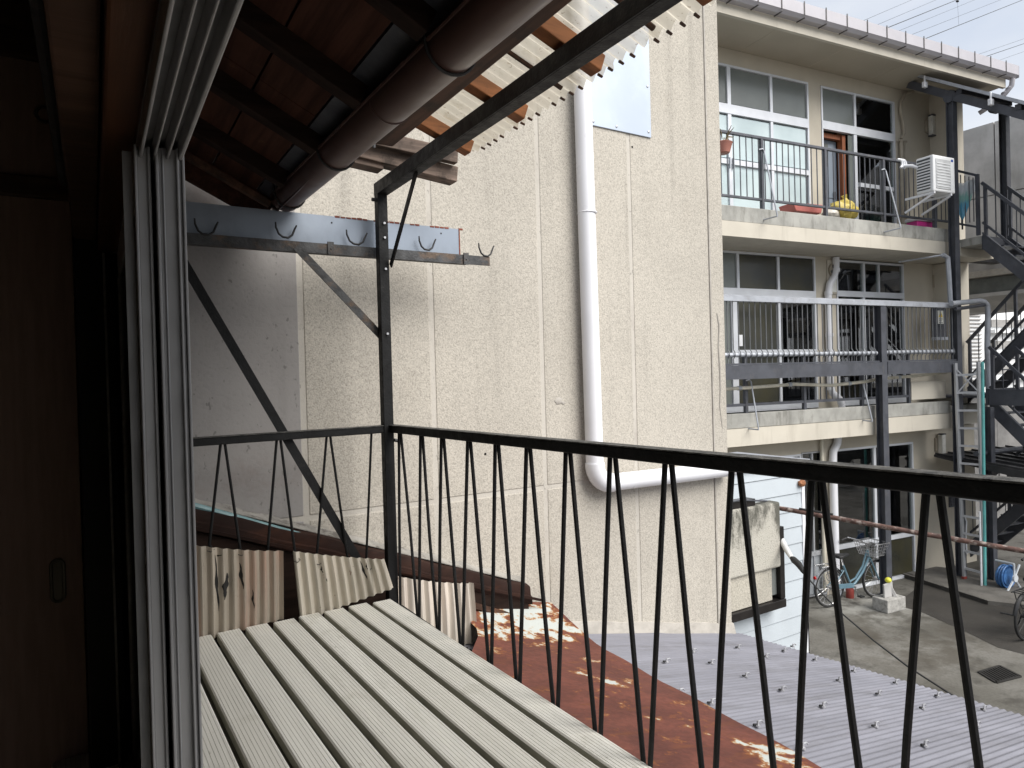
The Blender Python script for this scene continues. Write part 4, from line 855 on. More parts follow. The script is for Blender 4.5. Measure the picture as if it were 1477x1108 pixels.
# ---------------- bicycles
def bicycle(org, dirv, frame, metal, label, blackish=False):
    D = dirv.normalized(); N = Vector((-D.y, D.x, 0)); o = Vector(org)
    def q(s, z, n=0): return o+D*s+Z_*z+N*n
    t = thing('bicycle', label, 'bicycle', o+D*.5, 'bicycles parked in the yard')
    R = .31
    for s in (0, 1.02):
        w = B(); w.tube(arc(q(s, R), R-.018, 0, 2*math.pi, 32, D, Z_)[:-1], .019, 8, True); tw = build(w, 'wheel', 'rubber', t, smooth=True)
        w = B(); w.tube(arc(q(s, R), R-.042, 0, 2*math.pi, 32, D, Z_)[:-1], .011, 6, True); build(w, 'rim', metal, tw, smooth=True)
        w = B()
        for k in range(18):
            a = 2*math.pi*k/18; w.tube([q(s, R, .02*(-1)**k), q(s+math.cos(a)*(R-.05), R+math.sin(a)*(R-.05))], .0022, 4)
        build(w, 'spokes', metal, tw); w = B(); w.tube([q(s, R, -.05), q(s, R, .05)], .024, 10); build(w, 'hub', metal, tw, smooth=True)
        w = B(); rows = []
        a0, a1 = (.35, 2.9) if s == 0 else (.75, 2.35)
        for i in range(15):
            a = a0+(a1-a0)*i/14; e = D*math.cos(a)+Z_*math.sin(a); rows.append([q(s, R)+e*(R+.012)+N*.026, q(s, R)+e*(R+.024), q(s, R)+e*(R+.012)-N*.026])
        w.grid(rows); build(w, 'mudguard', metal, t, smooth=True)
    b = B(); bb, st_, hd0, hd1 = q(.46, .27), q(.30, .62), q(.86, .66), q(.83, .80)
    b.tube([bb, q(.55, .30), q(.72, .46), hd0], .021, 10); b.tube([q(.43, .34), q(.56, .38), q(.72, .55), hd1], .014, 8); b.tube([bb, st_], .017, 8); b.tube([hd0-Z_*.03+D*.012, hd1], .022, 10)
    for n in (.05, -.05): b.tube([bb+N*n*.5, q(0, R, n)], .010, 6); b.tube([st_+N*n*.3-Z_*.08, q(0, R, n)], .009, 6); b.tube([hd0+N*n*.6, q(1.02, R, n)], .012, 6)
    build(b, 'frame', frame, t, smooth=True)
    b = B(); b.bar(q(.0, .33, -.055), q(.46, .29, -.055), .012, .075); build(b, 'chain_guard', frame, t, bevel=.005)
    b = B(); b.tube([bb+N*.09, bb-N*.09], .014, 8); b.tube([bb-N*.07, q(.52, .13, -.08)], .009, 6); b.tube([bb+N*.07, q(.40, .41, .08)], .009, 6); build(b, 'crank', metal, t, smooth=True)
    for p in (q(.52, .13, -.13), q(.40, .41, .13)):
        b = B(); b.bar(p-D*.04, p+D*.04, .08, .022); build(b, 'pedal', 'rubber', t, bevel=.004)
    b = B(); b.tube([st_, q(.27, .73)], .012, 8); build(b, 'seat_post', metal, t, smooth=True)
    b = B(); b.prism([q(.13, .75, -.085), q(.20, .75, -.095), q(.30, .75, -.05), q(.42, .75, -.018), q(.42, .75, .018), q(.30, .75, .05), q(.20, .75, .095), q(.13, .75, .085)], Z_*.05); build(b, 'saddle', 'saddle_black', t, bevel=.02)
    b = B(); b.tube([hd1, q(.80, .90)], .012, 8); b.tube([q(.60, .93, -.27), q(.70, .96, -.25), q(.80, .93, -.10), q(.80, .90, 0), q(.80, .93, .10), q(.70, .96, .25), q(.60, .93, .27)], .011, 8); build(b, 'handlebar', metal, t, smooth=True)
    for n in (.265, -.265):
        b = B(); b.tube([q(.69, .955, n*.96), q(.58, .925, n*1.02)], .016, 8); build(b, 'grip', 'saddle_black', t, smooth=True)
    bm_ = 'rubber' if blackish else 'basket_wire'
    b = B(); 
    def ring(z, k): return [q(.93+k*(1+.0)*sx*.17, z, sy*k*.19) for sx, sy in ((-1, -1), (1, -1), (1, 1), (-1, 1))]
    for z, k in ((.71, .70), (.76, .77), (.81, .84), (.86, .92), (.91, 1.0), (.92, 1.02)): b.tube(ring(z, k), .0045, 5, True)
    lo, hi = ring(.71, .70), ring(.92, 1.02)
    for i in range(4):
        for f in [k/7 for k in range(7)]: b.tube([lo[i].lerp(lo[(i+1) % 4], f), hi[i].lerp(hi[(i+1) % 4], f)], .0035, 4)
    for f in [k/6 for k in range(1, 6)]: b.tube([lo[0].lerp(lo[1], f), lo[3].lerp(lo[2], f)], .0035, 4)
    build(b, 'basket', bm_, t)
    b = B()
    for n in (-.07, .07): b.tube([q(.14, .66, n), q(-.22, .665, n)], .008, 6); b.tube([q(-.14, .66, n), q(0, R+.02, n*.9)], .007, 6)
    for s in (-.2, -.1, 0, .1): b.tube([q(s, .665, -.07), q(s, .665, .07)], .006, 6)
    build(b, 'carrier', metal, t, smooth=True)
    if not blackish: b = B(); c0 = q(-.29, .50); b.tube([c0, c0-D*.02], .024, 10); build(b, 'reflector', 'red_reflector', t, smooth=True)
    b = B(); b.tube([q(.02, R, .06), q(.10, .03, .16)], .009, 6); b.tube([q(.02, R, -.06), q(.06, .01, -.02)], .006, 6); build(b, 'kickstand', metal, t, smooth=True)
    b = B(); b.tube(arc(q(0, R+.16, 0), .06, 0, 2*math.pi, 12, N, Z_)[:-1], .006, 5, True); build(b, 'lock', metal, t, smooth=True)
    return t
g0, g1 = at_z(1197, 876, 0), at_z(1257, 863.5, 0)
bicycle(g0, g1-g0, 'bike_blue', 'bike_chrome', 'light blue city bicycle with wire basket by the glass doors')
g2 = at_z(1477, 924, 0)+AD*.05
bicycle(g2, AD*1.0+ND*.1, 'bike_black', 'bike_black', 'black bicycle at the right edge, one wheel in view', True)
b = B(); p, q_ = at_z(1443, 884, .01), at_z(1463, 888, .01); b.tube([p, q_], .012, 6); tag(build(b, 'iron_rod', 'hook_iron', smooth=True), 'thin black rod lying on the dark yard surface', 'rod')

# rusty pipe and black cable crossing the yard
p0 = Vector((5.985, 4.64, 2.29)); d1 = ray(1477, 795); p1 = EYE+d1*6.0; p2 = p1+(p1-p0)*.35
b = B(); b.tube([p0, p0.lerp(p1, .3), p0.lerp(p1, .6)-Z_*.004, p1, p2], [.024, .024, .023, .023, .023], 10)
rpipe = thing('rusty_pipe', 'rusty horizontal pipe running from the bay across the yard', 'pipe', p0.lerp(p1, .5)); build(b, 'pipe', 'rust_pipe', rpipe, smooth=True)
b = B(); b.tube([p0.lerp(p1, .12)+Z_*.03, p0.lerp(p1, .2)+Z_*.032, p0.lerp(p1, .27)+Z_*.03], .012, 6); build(b, 'cable', 'wire_black', rpipe, smooth=True)
b = B(A); b.box(6.9, 7.0, -4.6, -4.5, 0, 2.4)
ca = thing('service_cable', 'black cable sagging from the bay window down over the yard', 'cable', (5.3, 3.8, 1.0))
s0 = Vector((6.03, 4.60, 1.98)); 
P = [s0, at_y(1140, 803, 4.40), at_y(1152, 814, 4.25), at_y(1163, 831, 4.15), at_y(1185, 856, 3.95), at_y(1212, 883, 3.75), at_y(1260, 924, 3.40), at_y(1310, 962, 3.05), at_y(1372, 1002, 2.7), at_y(1440, 1040, 2.35), at_y(1600, 1110, 1.6)]
b = B(); b.tube(P, [.006]*3+[.007]*8, 8); build(b, 'cable', 'wire_black', ca, smooth=True)
b = B(); b.tube([P[1].lerp(P[2], .2), P[1].lerp(P[2], .4), P[2], P[2].lerp(P[3], .6), P[2].lerp(P[3], .9)], [.022, .032, .032, .022, .012], 10); build(b, 'sleeve', 'rubber', ca, smooth=True)
b = B(); b.tube([s0, s0.lerp(P[1], .7), P[1].lerp(P[2], .15)], [.03, .03, .022], 10); build(b, 'insulator', 'insulator_white', ca, smooth=True)

# ================================================================== POWER LINES
wires = [((1245, 30), (1315, 0), .008), ((1265, 36), (1350, 0), .008), ((1278, 41), (1380, 0), .02), ((1293, 46), (1405.6, 0), .008), ((1310, 52), (1443, 0), .009), ((1328, 58.5), (1475, 0), .02), ((1401, 82), (1477, 56), .009), ((1409, 86), (1477, 63), .02), ((1430, 91), (1477, 74.5), .009)]
for k, (a0, a1, r) in enumerate(wires):
    n = 13+.5*k; p, q = at_n(*a0, n), at_n(*a1, n+6); d = q-p
    lab = {.008: 'thin pale power line above the apartment roof', .009: 'thin power line above the apartment roof'}.get(r)
    if r == .02: lab = {2: 'thick black overhead cable ending in a clamp at the picture top', 5: 'thick black overhead cable with a hanger wire on it', 7: 'lowest thick black overhead cable, at the right edge'}[k]
    b = B(); b.tube([p-d*2.5, p-d, p, q, q+d, q+d*3], r, 6)
    tag(build(b, 'power_line', 'wire_black', smooth=True), lab if r == .02 else {0: 'thin overhead wire, leftmost of those above the apartment gutter', 1: 'thin overhead wire just left of the thick cable with the clamp', 3: 'thin overhead wire just right of the thick cable with the clamp', 4: 'thin overhead wire just left of the cable with the hanger wire', 6: 'thin overhead wire just above the lowest thick cable', 8: 'lowest thin overhead wire, under the lowest thick cable'}[k], 'power line', 'thin overhead wires' if r != .02 else None)
    if k == 2: top = at_n(1381, 2, n+5)
    if k == 5: bot = at_n(1383, 36.5, n+3)
hw = thing('hanger_wire', 'thin vertical hanger wire with a dark clamp between two cables', 'wire', bot)
b = B(); b.tube([top, bot], .006, 5); build(b, 'wire', 'wire_black', hw); b = B(); b.ball(top, .09, (1.4, 1, .6), 8, 5); build(b, 'clamp', 'rubber', hw)

# ================================================================== GREY CORRUGATED ROOF
def PR(px, py, off=0):
    d = ray(px, py); nrm = Vector((.22, .05, 1)); c = 2.247+.22*2.417+.05*3.05+off
    return EYE+d*((c-EYE.dot(nrm))/d.dot(nrm))
gr = thing('corrugated_roof', 'pale grey corrugated metal roof below the balcony', 'roof', PR(1150, 1010)-Z_*.1)
e0, e1 = PR(1150, 937.5), PR(1477, 1032)
ev = (e1-e0).normalized(); nrm = Vector((.22, .05, 1)).normalized(); cu = ev.cross(nrm).normalized()      # along eave / along the corrugations
if cu.x > 0: cu = -cu                                                                                      # up-slope
pitch = .030; rows = []; Ltot = 3.6; i = -8; per = 8
start = e0-ev*.50
nwave = int(Ltot/pitch)
for k in range(nwave*per+1):
    p = start+ev*(k*pitch/per); h = .0034*math.cos(2*math.pi*k/per)
    # stop the sheet at the neighbour wall
    jag = .003*math.sin(k//24*1.7)
    pts = []
    for s in (0-jag, .7, 1.45, 2.2):
        x = p+cu*s+nrm*h
        pts.append(x)
    rows.append(pts)
def clampY(p):
    if p.y > YW-.012: 
        p = Vector((p.x, YW-.012, roof_z(p.x, YW-.012)))
    return p
rows = [[clampY(p) for p in r] for r in rows]
b = B(); b.grid(rows); sh_roof = build(b, 'roof_sheet', 'grey_roofing', gr, smooth=True)
c4 = lambda x, y: (1020+x*.3094, 860+y*.3094)
bolt_px = [(20, 503), (235, 607), (445, 713), (20, 315), (180, 377), (350, 442), (540, 517), (785, 610), (1015, 700), (1270, 795), (145, 243), (275, 285), (445, 340), (615, 397), (800, 460), (1005, 525), (1260, 607), (360, 258), (505, 300), (685, 353), (880, 408), (1075, 468), (1290, 532), (400, 238),
           (-65, 262), (-190, 310), (-130, 455), (-330, 430), (1500, 600), (1520, 690)]
bm0 = None
for q in bolt_px:
    c = PR(*c4(*q), .005)
    if bm0 is None:
        b = B(); a = -cu; b.tube([c, c+nrm*.006], .011, 8); b.tube([c+nrm*.004, c+nrm*.020], .005, 6); b.tube([c+nrm*.017, c+nrm*.019+a*.02, c+nrm*.012+a*.032], .0035, 5)
        b.slot(1); b.tube([c+nrm*.0045, c+nrm*.005-a*.018-ev*.006], .005, 5); b.slot(0)  # black stub lying flat stands for the bolt's shadow
        bm0 = build(b, 'hook_bolt', ['bolt_zinc', 'wire_black'], gr, smooth=True); cb0 = c
    else: copy_part(bm0, c-cb0)
b = B(); b.bar(e0-ev*.45+cu*.06-nrm*.03, e0+ev*3.0+cu*.06-nrm*.03, .03, .04); build(b, 'eave_batten', 'ledger_wood', gr)
# house wall below the roofs
# ================================================================== RUSTED SHEET ROOF
rs = []
NX, NY = 24, 40
edge = [PR(812, 903, .07), PR(880, 940, .07), PR(1003, 1008, .07), PR(1185, 1108, .07)]
def edge_x(Y):
    ps = sorted(edge, key=lambda p: p.y)
    for a_, b_ in zip(ps[:-1], ps[1:]):
        if Y <= b_.y: 
            f = (Y-a_.y)/(b_.y-a_.y); return a_.x+(b_.x-a_.x)*f
    return ps[-1].x
for j in range(NY+1):
    Y = -.6+3.60*j/NY; row = []; xr = edge_x(Y)
    for i in range(NX+1):
        f = i/NX; xl = .93+.52*min(1, max(0, (Y-1.95)/.75)); X = xl+(xr-xl)*f
        z = roof_z(X, Y, .07)+.004*math.sin(X*9+Y*3)+.003*math.sin(Y*13+X*5)
        if Y > 2.45: z += .10*((Y-2.45)/.55)**2*(1 if X > 1.25 else max(0, (X-.9)/.35))
        row.append(Vector((X, Y, z)))
    row.append(row[-1]+Vector((.006, 0, -.035))); rs.append(row)
b = B(); b.grid(rs); tag(build(b, 'rusted_roof_sheet', 'rust_sheet', smooth=True), 'rust brown metal roof sheet with peeled white patches below the railing', 'roof sheet')
# sheet seams
b = B()

# ================================================================== VERGE: brown gutter along the neighbour wall
vg = thing('verge_gutter', 'dark brown sloping metal verge running down along the beige wall', 'verge', (1.0, 2.97, 2.7))
a0, a1 = Vector((-.3, 2.95, 3.425)), Vector((1.885, 2.95, 2.585))
b = B(); rows = []
for i in range(31):
    p = a0.lerp(a1, i/30); w = .004*math.sin(i*1.3)
    rows.append([p+Vector((0, dy, dz+w)) for dy, dz in ((.075, .048), (.03, .046), (.004, .040), (.0, .030), (-.004, -.004), (-.016, -.010), (-.018, -.044), (.0, -.05))])
b.grid(rows, (0, .004, -.004)); build(b, 'verge_cover', 'ridge_brown', vg, smooth=True)
b = B(); b.bar(a0+Vector((0, -.038, -.045)), a1+Vector((.05, -.038, -.028)), .012, .012); build(b, 'drip_edge', 'ridge_brown', vg)
b = B(); rows = []
for i in range(41):
    p = a0.lerp(a1, i/40); w = .004*math.sin(i*1.9)+.003*math.sin(i*4.1)
    rows.append([p+Vector((0, .04, .054)), p+Vector((0, .075+w*.3, .060)), p+Vector((0, .096, .072+w))])
b.grid(rows, (0, 0, -.004)); build(b, 'lead_flashing', 'ridge_lead', vg, smooth=True)
b = B(); b.prism([(.2, 2.93, 2.3), (.2, 2.93, 3.18), (1.86, 2.93, 2.55), (1.86, 2.93, 2.3)], (0, .03, 0)); build(b, 'verge_board', 'rafter_dark', vg)
b = B(); b.bar((1.42, 2.90, 2.665), (1.72, 2.90, 2.53), .02, .025); build(b, 'verge_batten', 'ledger_wood', vg)
p, q = at_y(270, 727, 2.965), at_y(448, 775, 2.965)
b = B(); b.tube([p-(q-p)*.6, p, q], [.014, .013, .009], 8); tag(build(b, 'teal_strip', 'teal_paint', smooth=True), 'teal painted strip lying on the brown verge by the wall', 'strip')

# ================================================================== OLD HOUSE: room, window, eaves
b = B(); b.box(-4, .02, -3.2, 2.3, 2.40, 2.50); struct(b, 'floor', 'room_floor')
b = B(); b.box(-4, .0, -3.2, 2.3, 4.75, 4.85); struct(b, 'ceiling', 'closet_wood')
b = B(); b.box(-4.1, -4.001, -3.2, 2.3, 2.5, 4.75); struct(b, 'wall_back', 'room_plaster')
b = B(); b.box(-4, .12, -3.3, -3.2, 2.5, 4.75); struct(b, 'wall_near', 'room_plaster')
b = B(); b.box(-4, .12, 2.25, 2.35, 2.3, 4.9); struct(b, 'wall_far', 'room_plaster')
b = B(); b.box(.0, .10, -3.2, -.9, 2.5, 4.749); b.box(.05, .10, 1.93, 3.02, 2.5, 4.65); b.box(.0, .10, 2.36, 3.02, 0, 2.499); b.box(.02, .10, -.9, 2.249, 4.10, 4.75); b.box(.0, .15, -3.2, 2.35, 0, 2.40); struct(b, 'wall_front', 'rafter_dark')
# shutter case outside the parked sashes
b = B(); b.box(.1085, .113, 1.10, 2.0, 2.55, 4.02); tag(build(b, 'shutter_case', 'rafter_dark'), 'dark wooden shutter case outside the parked window sashes', 'shutter')
# closet
cl = thing('closet', 'dark built in closet with sliding doors in the room corner', 'closet', (-.9, 2.1, 2.5))
b = B(); b.box(-2.2, -.032, 1.985, 2.05, 4.165, 4.215); b.box(-2.2, -.032, 1.985, 2.05, 4.495, 4.56); build(b, 'rail', 'closet_wood', cl, bevel=.004)
b = B(); b.box(-2.2, -.032, 1.99, 2.2, 4.561, 4.75); build(b, 'top_panel', 'closet_wood', cl)
for x0, x1, y in ((-.99, -.035, 2.0), (-1.95, -.97, 2.022)):
    b = B(); b.box(x0, x1, y, y+.02, 2.52, 4.164); lo = build(b, 'sliding_door', 'fusuma', cl)
    hx = -.087 if y < 2.01 else -1.85
    b = B(); P = arc((hx, y-.002, 3.275), .013, 0, math.pi, 8, X_, Z_)+arc((hx, y-.002, 3.20), .013, math.pi, 2*math.pi, 8, X_, Z_); b.tube(P, .004, 6, True); b.prism([p+Y_*.0 for p in P], (0, .001, 0)); build(b, 'door_pull', 'brass_dull', lo)
    b = B(); b.box(x0, x1, y, y+.02, 4.216, 4.494); up = build(b, 'upper_door', 'fusuma', cl)
    hx = -.082 if y < 2.01 else -1.85
    b = B(); b.tube(arc((hx, y-.002, 4.37), .018, 0, 2*math.pi, 16, X_, Z_)[:-1], .004, 6, True); build(b, 'door_pull', 'brass_dull', up)
b = B(); b.box(-.03, .048, 1.90, 1.985, 2.5, 4.75); tag(build(b, 'wooden_pillar', 'pillar_wood', bevel=.004), 'near black wooden pillar between closet and window', 'pillar')
# lintel over the window, inside
li = thing('window_lintel', 'brown wooden lintel running above the window inside the room', 'lintel', (.03, .5, 4.03))
b = B(); b.box(.018, .058, -.9, 1.90, 4.03, 4.099); build(b, 'lintel_board', 'lintel_wood', li, bevel=.004)
b = B(); b.box(-.03, .016, -.9, 1.899, 4.055, 4.20); build(b, 'lintel_rail', 'closet_wood', li, bevel=.004)
b = B(); b.tube([(-.045, -.9, 4.18), (-.045, 1.88, 4.18)], .010, 8); build(b, 'curtain_pole', 'steel_grey', li, smooth=True)
# aluminium window
aw = thing('aluminium_window', 'grey aluminium sliding window with its sashes parked at the far jamb', 'window', (.085, 1.0, 2.55))
b = B()
b.box(.058, .108, -.9, 1.93, 4.024, 4.034)
for x0, x1 in ((.058, .062), (.074, .077), (.089, .092), (.103, .108)): b.box(x0, x1, -.9, 1.93, 3.998, 4.0235)
build(b, 'head_track', 'sash_grey', aw, bevel=.0015)
b = B(); b.box(.05, .108, -.9, 1.93, 2.52, 2.55)
for x0 in (.072, .098): b.box(x0, x0+.004, -.9, 1.93, 2.5505, 2.565)
build(b, 'sill_track', 'sash_grey', aw)
for x0, x1, y0, nm in ((.0535, .0735, 1.0, 0), (.0775, .1085, .993, 1)):
    b = B(); z0, z1 = 2.566, 4.012
    b.box(x0+.002, x1-.002, y0, y0+.045, z0, z1)
    if nm == 0: b.box(x0-.0015, x0+.0018, y0-.008, y0+.02, z0, z1); b.box(x1-.0062, x1-.003, y0-.005, y0-.0003, z0, z1)
    else:
        b.box(x0-.002, x0+.0016, y0-.010, y0+.02, z0, z1); b.box(x0+.006, x0+.008, y0-.004, y0-.0003, z0, z1); b.box(x1-.0085, x1-.0055, y0-.008, y0-.0003, z0, z1); b.box(x1-.0018, x1+.0015, y0-.006, y0+.02, z0, z1)
    b.box(x0+.004, x1-.004, y0+.046, 1.90, z0, z0+.06); b.box(x0+.004, x1-.004, y0+.046, 1.90, z1-.045, z1); b.box(x0+.003, x1-.003, 1.86, 1.905, z0+.061, z1-.046)
    sa = build(b, 'sash', 'sash_grey', aw, bevel=.001)
    xm = (x0+x1)/2; b = B(); b.box(xm-.0025, xm+.0025, y0+.046, 1.859, z0+.061, z1-.046); build(b, 'pane', 'glass_sash_green', sa)
b = B(); b.box(.040, .0515, 1.02, 1.03, 2.566, 4.01); b.box(.0265, .031, 1.86, 1.90, 2.55, 4.02); build(b, 'inner_stop', 'sash_grey', aw)

# eaves of the old house
RSL = .50
def ez(X): return 4.432+RSL*(.575-X)                 # underside of rafters
er = thing('house_eaves', 'dark timber eaves of the old house overhead', 'eaves', (.3, 1.0, 4.4))
for k in range(-6, 5):
    Y = 1.714+.41*k
    if Y > 2.8: break
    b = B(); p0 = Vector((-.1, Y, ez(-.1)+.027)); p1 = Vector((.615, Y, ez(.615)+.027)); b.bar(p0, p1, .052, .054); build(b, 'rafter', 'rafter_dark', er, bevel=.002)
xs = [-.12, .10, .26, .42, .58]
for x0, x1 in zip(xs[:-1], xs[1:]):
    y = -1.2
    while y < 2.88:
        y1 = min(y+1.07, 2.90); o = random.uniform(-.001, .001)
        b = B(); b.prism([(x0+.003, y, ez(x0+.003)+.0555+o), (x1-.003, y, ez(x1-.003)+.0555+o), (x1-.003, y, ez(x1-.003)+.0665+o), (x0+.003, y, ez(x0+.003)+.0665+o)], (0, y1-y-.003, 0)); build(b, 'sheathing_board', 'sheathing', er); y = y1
b = B(); b.prism([(-4.2, -3.4, ez(-4.2)+.08), (.64, -3.4, ez(.64)+.08), (.64, -3.4, ez(.64)+.13), (-4.2, -3.4, ez(-4.2)+.13)], (0, 6.36, 0)); build(b, 'roof_covering', 'shed_roof', er)
b = B(); b.prism([(.583, -1.2, ez(.583)+.056), (.64, -1.2, ez(.64)+.056), (.64, -1.2, ez(.64)+.068), (.583, -1.2, ez(.583)+.068)], (0, 4.1, 0)); build(b, 'eave_metal', 'steel_grey', er)
b = B(); b.bar((-.2, 2.885, ez(-.2)+.0), (.63, 2.885, ez(.63)+.0), .024, .11); build(b, 'bargeboard', 'sheathing', er, bevel=.003)
b = B(); b.bar((-.2, 2.78, ez(-.2)-.006), (.61, 2.78, ez(.61)-.006), .034, .022); build(b, 'verge_batten', 'ledger_wood', er)
b = B(); b.box(.641, .646, -1.2, 2.9, ez(.64)-.01, ez(.64)+.066); build(b, 'drip_edge', 'gutter_brown', er)
# half round gutter
gu = thing('eave_gutter', 'brown half round gutter hanging under the eaves', 'gutter', (.59, 1.0, 4.3))
b = B(); GR = .056; rows = []
def gcen(Y): return Vector((.672, Y, 4.446-.022*(2.78-Y)))
for i in range(41):
    Y = 2.78-4.3*i/40; c = gcen(Y)
    rows.append([c+Vector((GR*math.cos(a), 0, GR*math.sin(a))) for a in [math.pi*(1+k/14) for k in range(15)]])
b.grid(rows, (0, 0, .003)); build(b, 'trough', 'gutter_brown', gu, smooth=True)
b = B(); c = gcen(2.78); P = [c+Vector((GR*math.cos(a), 0, GR*math.sin(a))) for a in [math.pi*(1+k/14) for k in range(15)]]; b.prism(P, (0, .003, 0)); P2 = [c+Vector((0, -.03, 0))+Vector((GR*1.05*math.cos(a), 0, GR*1.05*math.sin(a))) for a in [math.pi*(1+k/14) for k in range(15)]]; b.grid([P2, [p+Y_*.033 for p in P2]]); build(b, 'end_cap', 'gutter_brown', gu, smooth=True)
for e in (-1, 1):
    b = B(); b.tube([gcen(2.78)+X_*e*GR, gcen(-1.48)+X_*e*GR], .005, 6); build(b, 'gutter_bead', 'gutter_brown', gu, smooth=True)
for Y in (2.71, 2.12, 1.31, .5, -.3):
    c = gcen(Y); b = B(); b.tube([c+Vector((-.075, 0, .06)), c+Vector((-GR-.006, 0, .02))]+[c+Vector(((GR+.004)*math.cos(a), 0, (GR+.004)*math.sin(a))) for a in [math.pi*(1+k/12) for k in range(13)]]+[c+Vector((GR+.014, 0, .008))], .004, 6); build(b, 'gutter_hook', 'hook_iron', gu, smooth=True)
c = gcen(1.66); b = B(); b.tube([c+Vector(((GR+.001)*math.cos(a), 0, (GR+.001)*math.sin(a))) for a in [math.pi*(1+k/12) for k in range(13)]], .0022, 5); build(b, 'gutter_joint', 'gutter_brown', gu, smooth=True)

# ================================================================== POLYCARBONATE CANOPY
CS = .37
def kz(X): return 4.545+CS*(1.05-X)                # underside of canopy rafters
cp = thing('balcony_canopy', 'translucent corrugated canopy on orange timber rafters above the railing', 'canopy', (.95, 1.2, 4.5))
b = B(); b.box(.79, .895, -1.4, 2.20, kz(.895)-.100, kz(.895)-.001); build(b, 'ledger_beam', 'ledger_wood', cp, bevel=.004)
for Y in (2.155, 1.80, 1.425, 1.03, .62, .2):
    b = B(); b.bar((.70, Y, kz(.70)+.024), (1.17, Y, kz(1.17)+.024), .045, .048); build(b, 'rafter', 'canopy_wood', cp, bevel=.003)
for x in (.98,):
    pass
for Y in (1.62, 1.235, .83):
    b = B(); b.tube([(.86, Y, kz(.86)+.052), (1.19, Y, kz(1.19)+.052)], .008, 6); build(b, 'sheet_overlap', 'ledger_wood', cp, smooth=True)
b = B(); rows = []; n = 8; pit = .0445
for k in range(int(3.65/pit)*n+1):
    Y = 2.225-k*pit/n; h = .010*math.sin(2*math.pi*k/n); jag = .004*math.sin((k//(n*9))*2.3)
    rows.append([Vector((X, Y, kz(X)+.062+h)) for X in (.66, .9, 1.08, 1.225+jag)])
b.grid(rows); build(b, 'corrugated_sheet', 'polycarbonate', cp, smooth=True)
# grime caught on the lip of each corrugation
b = B()
for k in range(int(3.65/pit)):
    if (k*7) % 5 == 0: continue
    Y = 2.225-(k+.74)*pit; X = 1.225; b.tube([(X-.012, Y, kz(X-.012)+.050), (X+.003, Y, kz(X)+.050)], [.0045, .004], 5)
o = build(b, 'lip_grime', 'ledger_wood', cp); o['kind'] = 'stuff'
# weathered end beam
wbm = thing('weathered_beam', 'weathered grey timber piece under the far end of the canopy', 'beam', (1.1, 2.6, 4.55))
b = B(); b.bar((.877, 2.625, 4.622), (1.345, 2.625, 4.574), .072, .066); build(b, 'beam', 'grey_wood', wbm, bevel=.004)
b = B(); b.bar((.89, 2.575, 4.666), (1.327, 2.565, 4.636), .036, .058); build(b, 'fillet', 'grey_wood', wbm, bevel=.003)
b = B(); b.bar((.90, 2.64, 4.576), (1.02, 2.64, 4.566), .07, .024); build(b, 'chock', 'grey_wood', wbm, bevel=.003)
b = B(); b.tube([(.945, 2.51, 4.70), (.945, 2.51, 4.60)], .007, 6); build(b, 'bolt', 'hook_iron', wbm, smooth=True)

# ================================================================== BLACK BALCONY FRAME
bf = thing('balcony_railing', 'black steel balcony railing with zigzag rods, corner post and overhead beam', 'railing', (1.05, 2.7, 2.7))
PX_, PY_ = 1.046, 2.72
b = B(); b.box(PX_-.020, PX_+.022, PY_-.021, PY_+.021, 2.55, 4.495); build(b, 'post', 'black_steel', bf, bevel=.002)
b = B(); b.box(1.025, 1.031, -1.4, 2.741, 4.482, 4.532); b.box(1.0315, 1.075, -1.4, 2.741, 4.482, 4.488); b.box(1.0315, 1.075, -1.4, 2.741, 4.526, 4.532); build(b, 'overhead_beam', 'black_steel', bf, bevel=.0015)
# top rails: angle iron with worn upper face
def rail(p, q, nm):
    p, q = Vector(p), Vector(q); d = (q-p).normalized(); s = d.cross(Z_).normalized()
    b = B(); b.bar(p-Z_*.0015, q-Z_*.0015, .040, .003); r = build(b, nm, 'rail_top', bf)
    b = B(); b.bar(p-Z_*.0175, q-Z_*.0175, .034, .029); build(b, nm, 'black_steel', bf, bevel=.003)
rail((1.066, 2.745, 3.519), (1.066, -1.2, 3.562), 'top_rail')
rail((-.1, 2.722, 3.515), (1.045, 2.722, 3.519), 'top_rail')
b = B(); b.bar((1.085, 2.74, 2.735), (1.095, -1.2, 2.735), .03, .02); b.bar((.1, 2.76, 2.74), (1.08, 2.76, 2.74), .03, .02); build(b, 'bottom_rail', 'black_steel', bf)
# front zigzag: pairs share a top, neighbours share a foot
def topz(Y): return 3.519+(2.745-Y)*.0109-.032
tops = [2.62, 2.404, 2.22, 2.017, 1.833, 1.653, 1.46, 1.278, 1.091, .908, .733, .541, .36, .18]
bots = [2.70, 2.505, 2.322, 2.134, 1.932, 1.761, 1.563, 1.376, 1.196, 1.005, .815, .63, .44, .25, .08]
for i, ty in enumerate(tops):
    for side, by in ((1, bots[i]), (-1, bots[i+1])):
        b = B(); t0 = Vector((1.062, ty+side*.010, topz(ty))); b0 = Vector((1.072, by-side*.006, 2.74))
        b.tube([t0+Z_*.01, t0, t0.lerp(b0, .5)+Vector((random.uniform(-.002, .002), random.uniform(-.003, .003), 0)), b0], .0062, 8); build(b, 'rod', 'black_steel', bf, smooth=True)
for tx, bl, br in ((.197, .145, .25), (.403, .347, .452), (.604, .551, .654), (.798, .737, .863), (.985, .939, None)):
    for side, bx in ((-1, bl), (1, br)):
        if bx is None: continue
        zb = 3.143+(bx-.347)*(2.973-3.143)/(.939-.347)-.02
        b = B(); b.tube([(tx+side*.007, 2.722, 3.49), (bx, 2.722, zb), (bx, 2.728, zb-.02)], .0052, 8); build(b, 'rod', 'black_steel', bf, smooth=True)
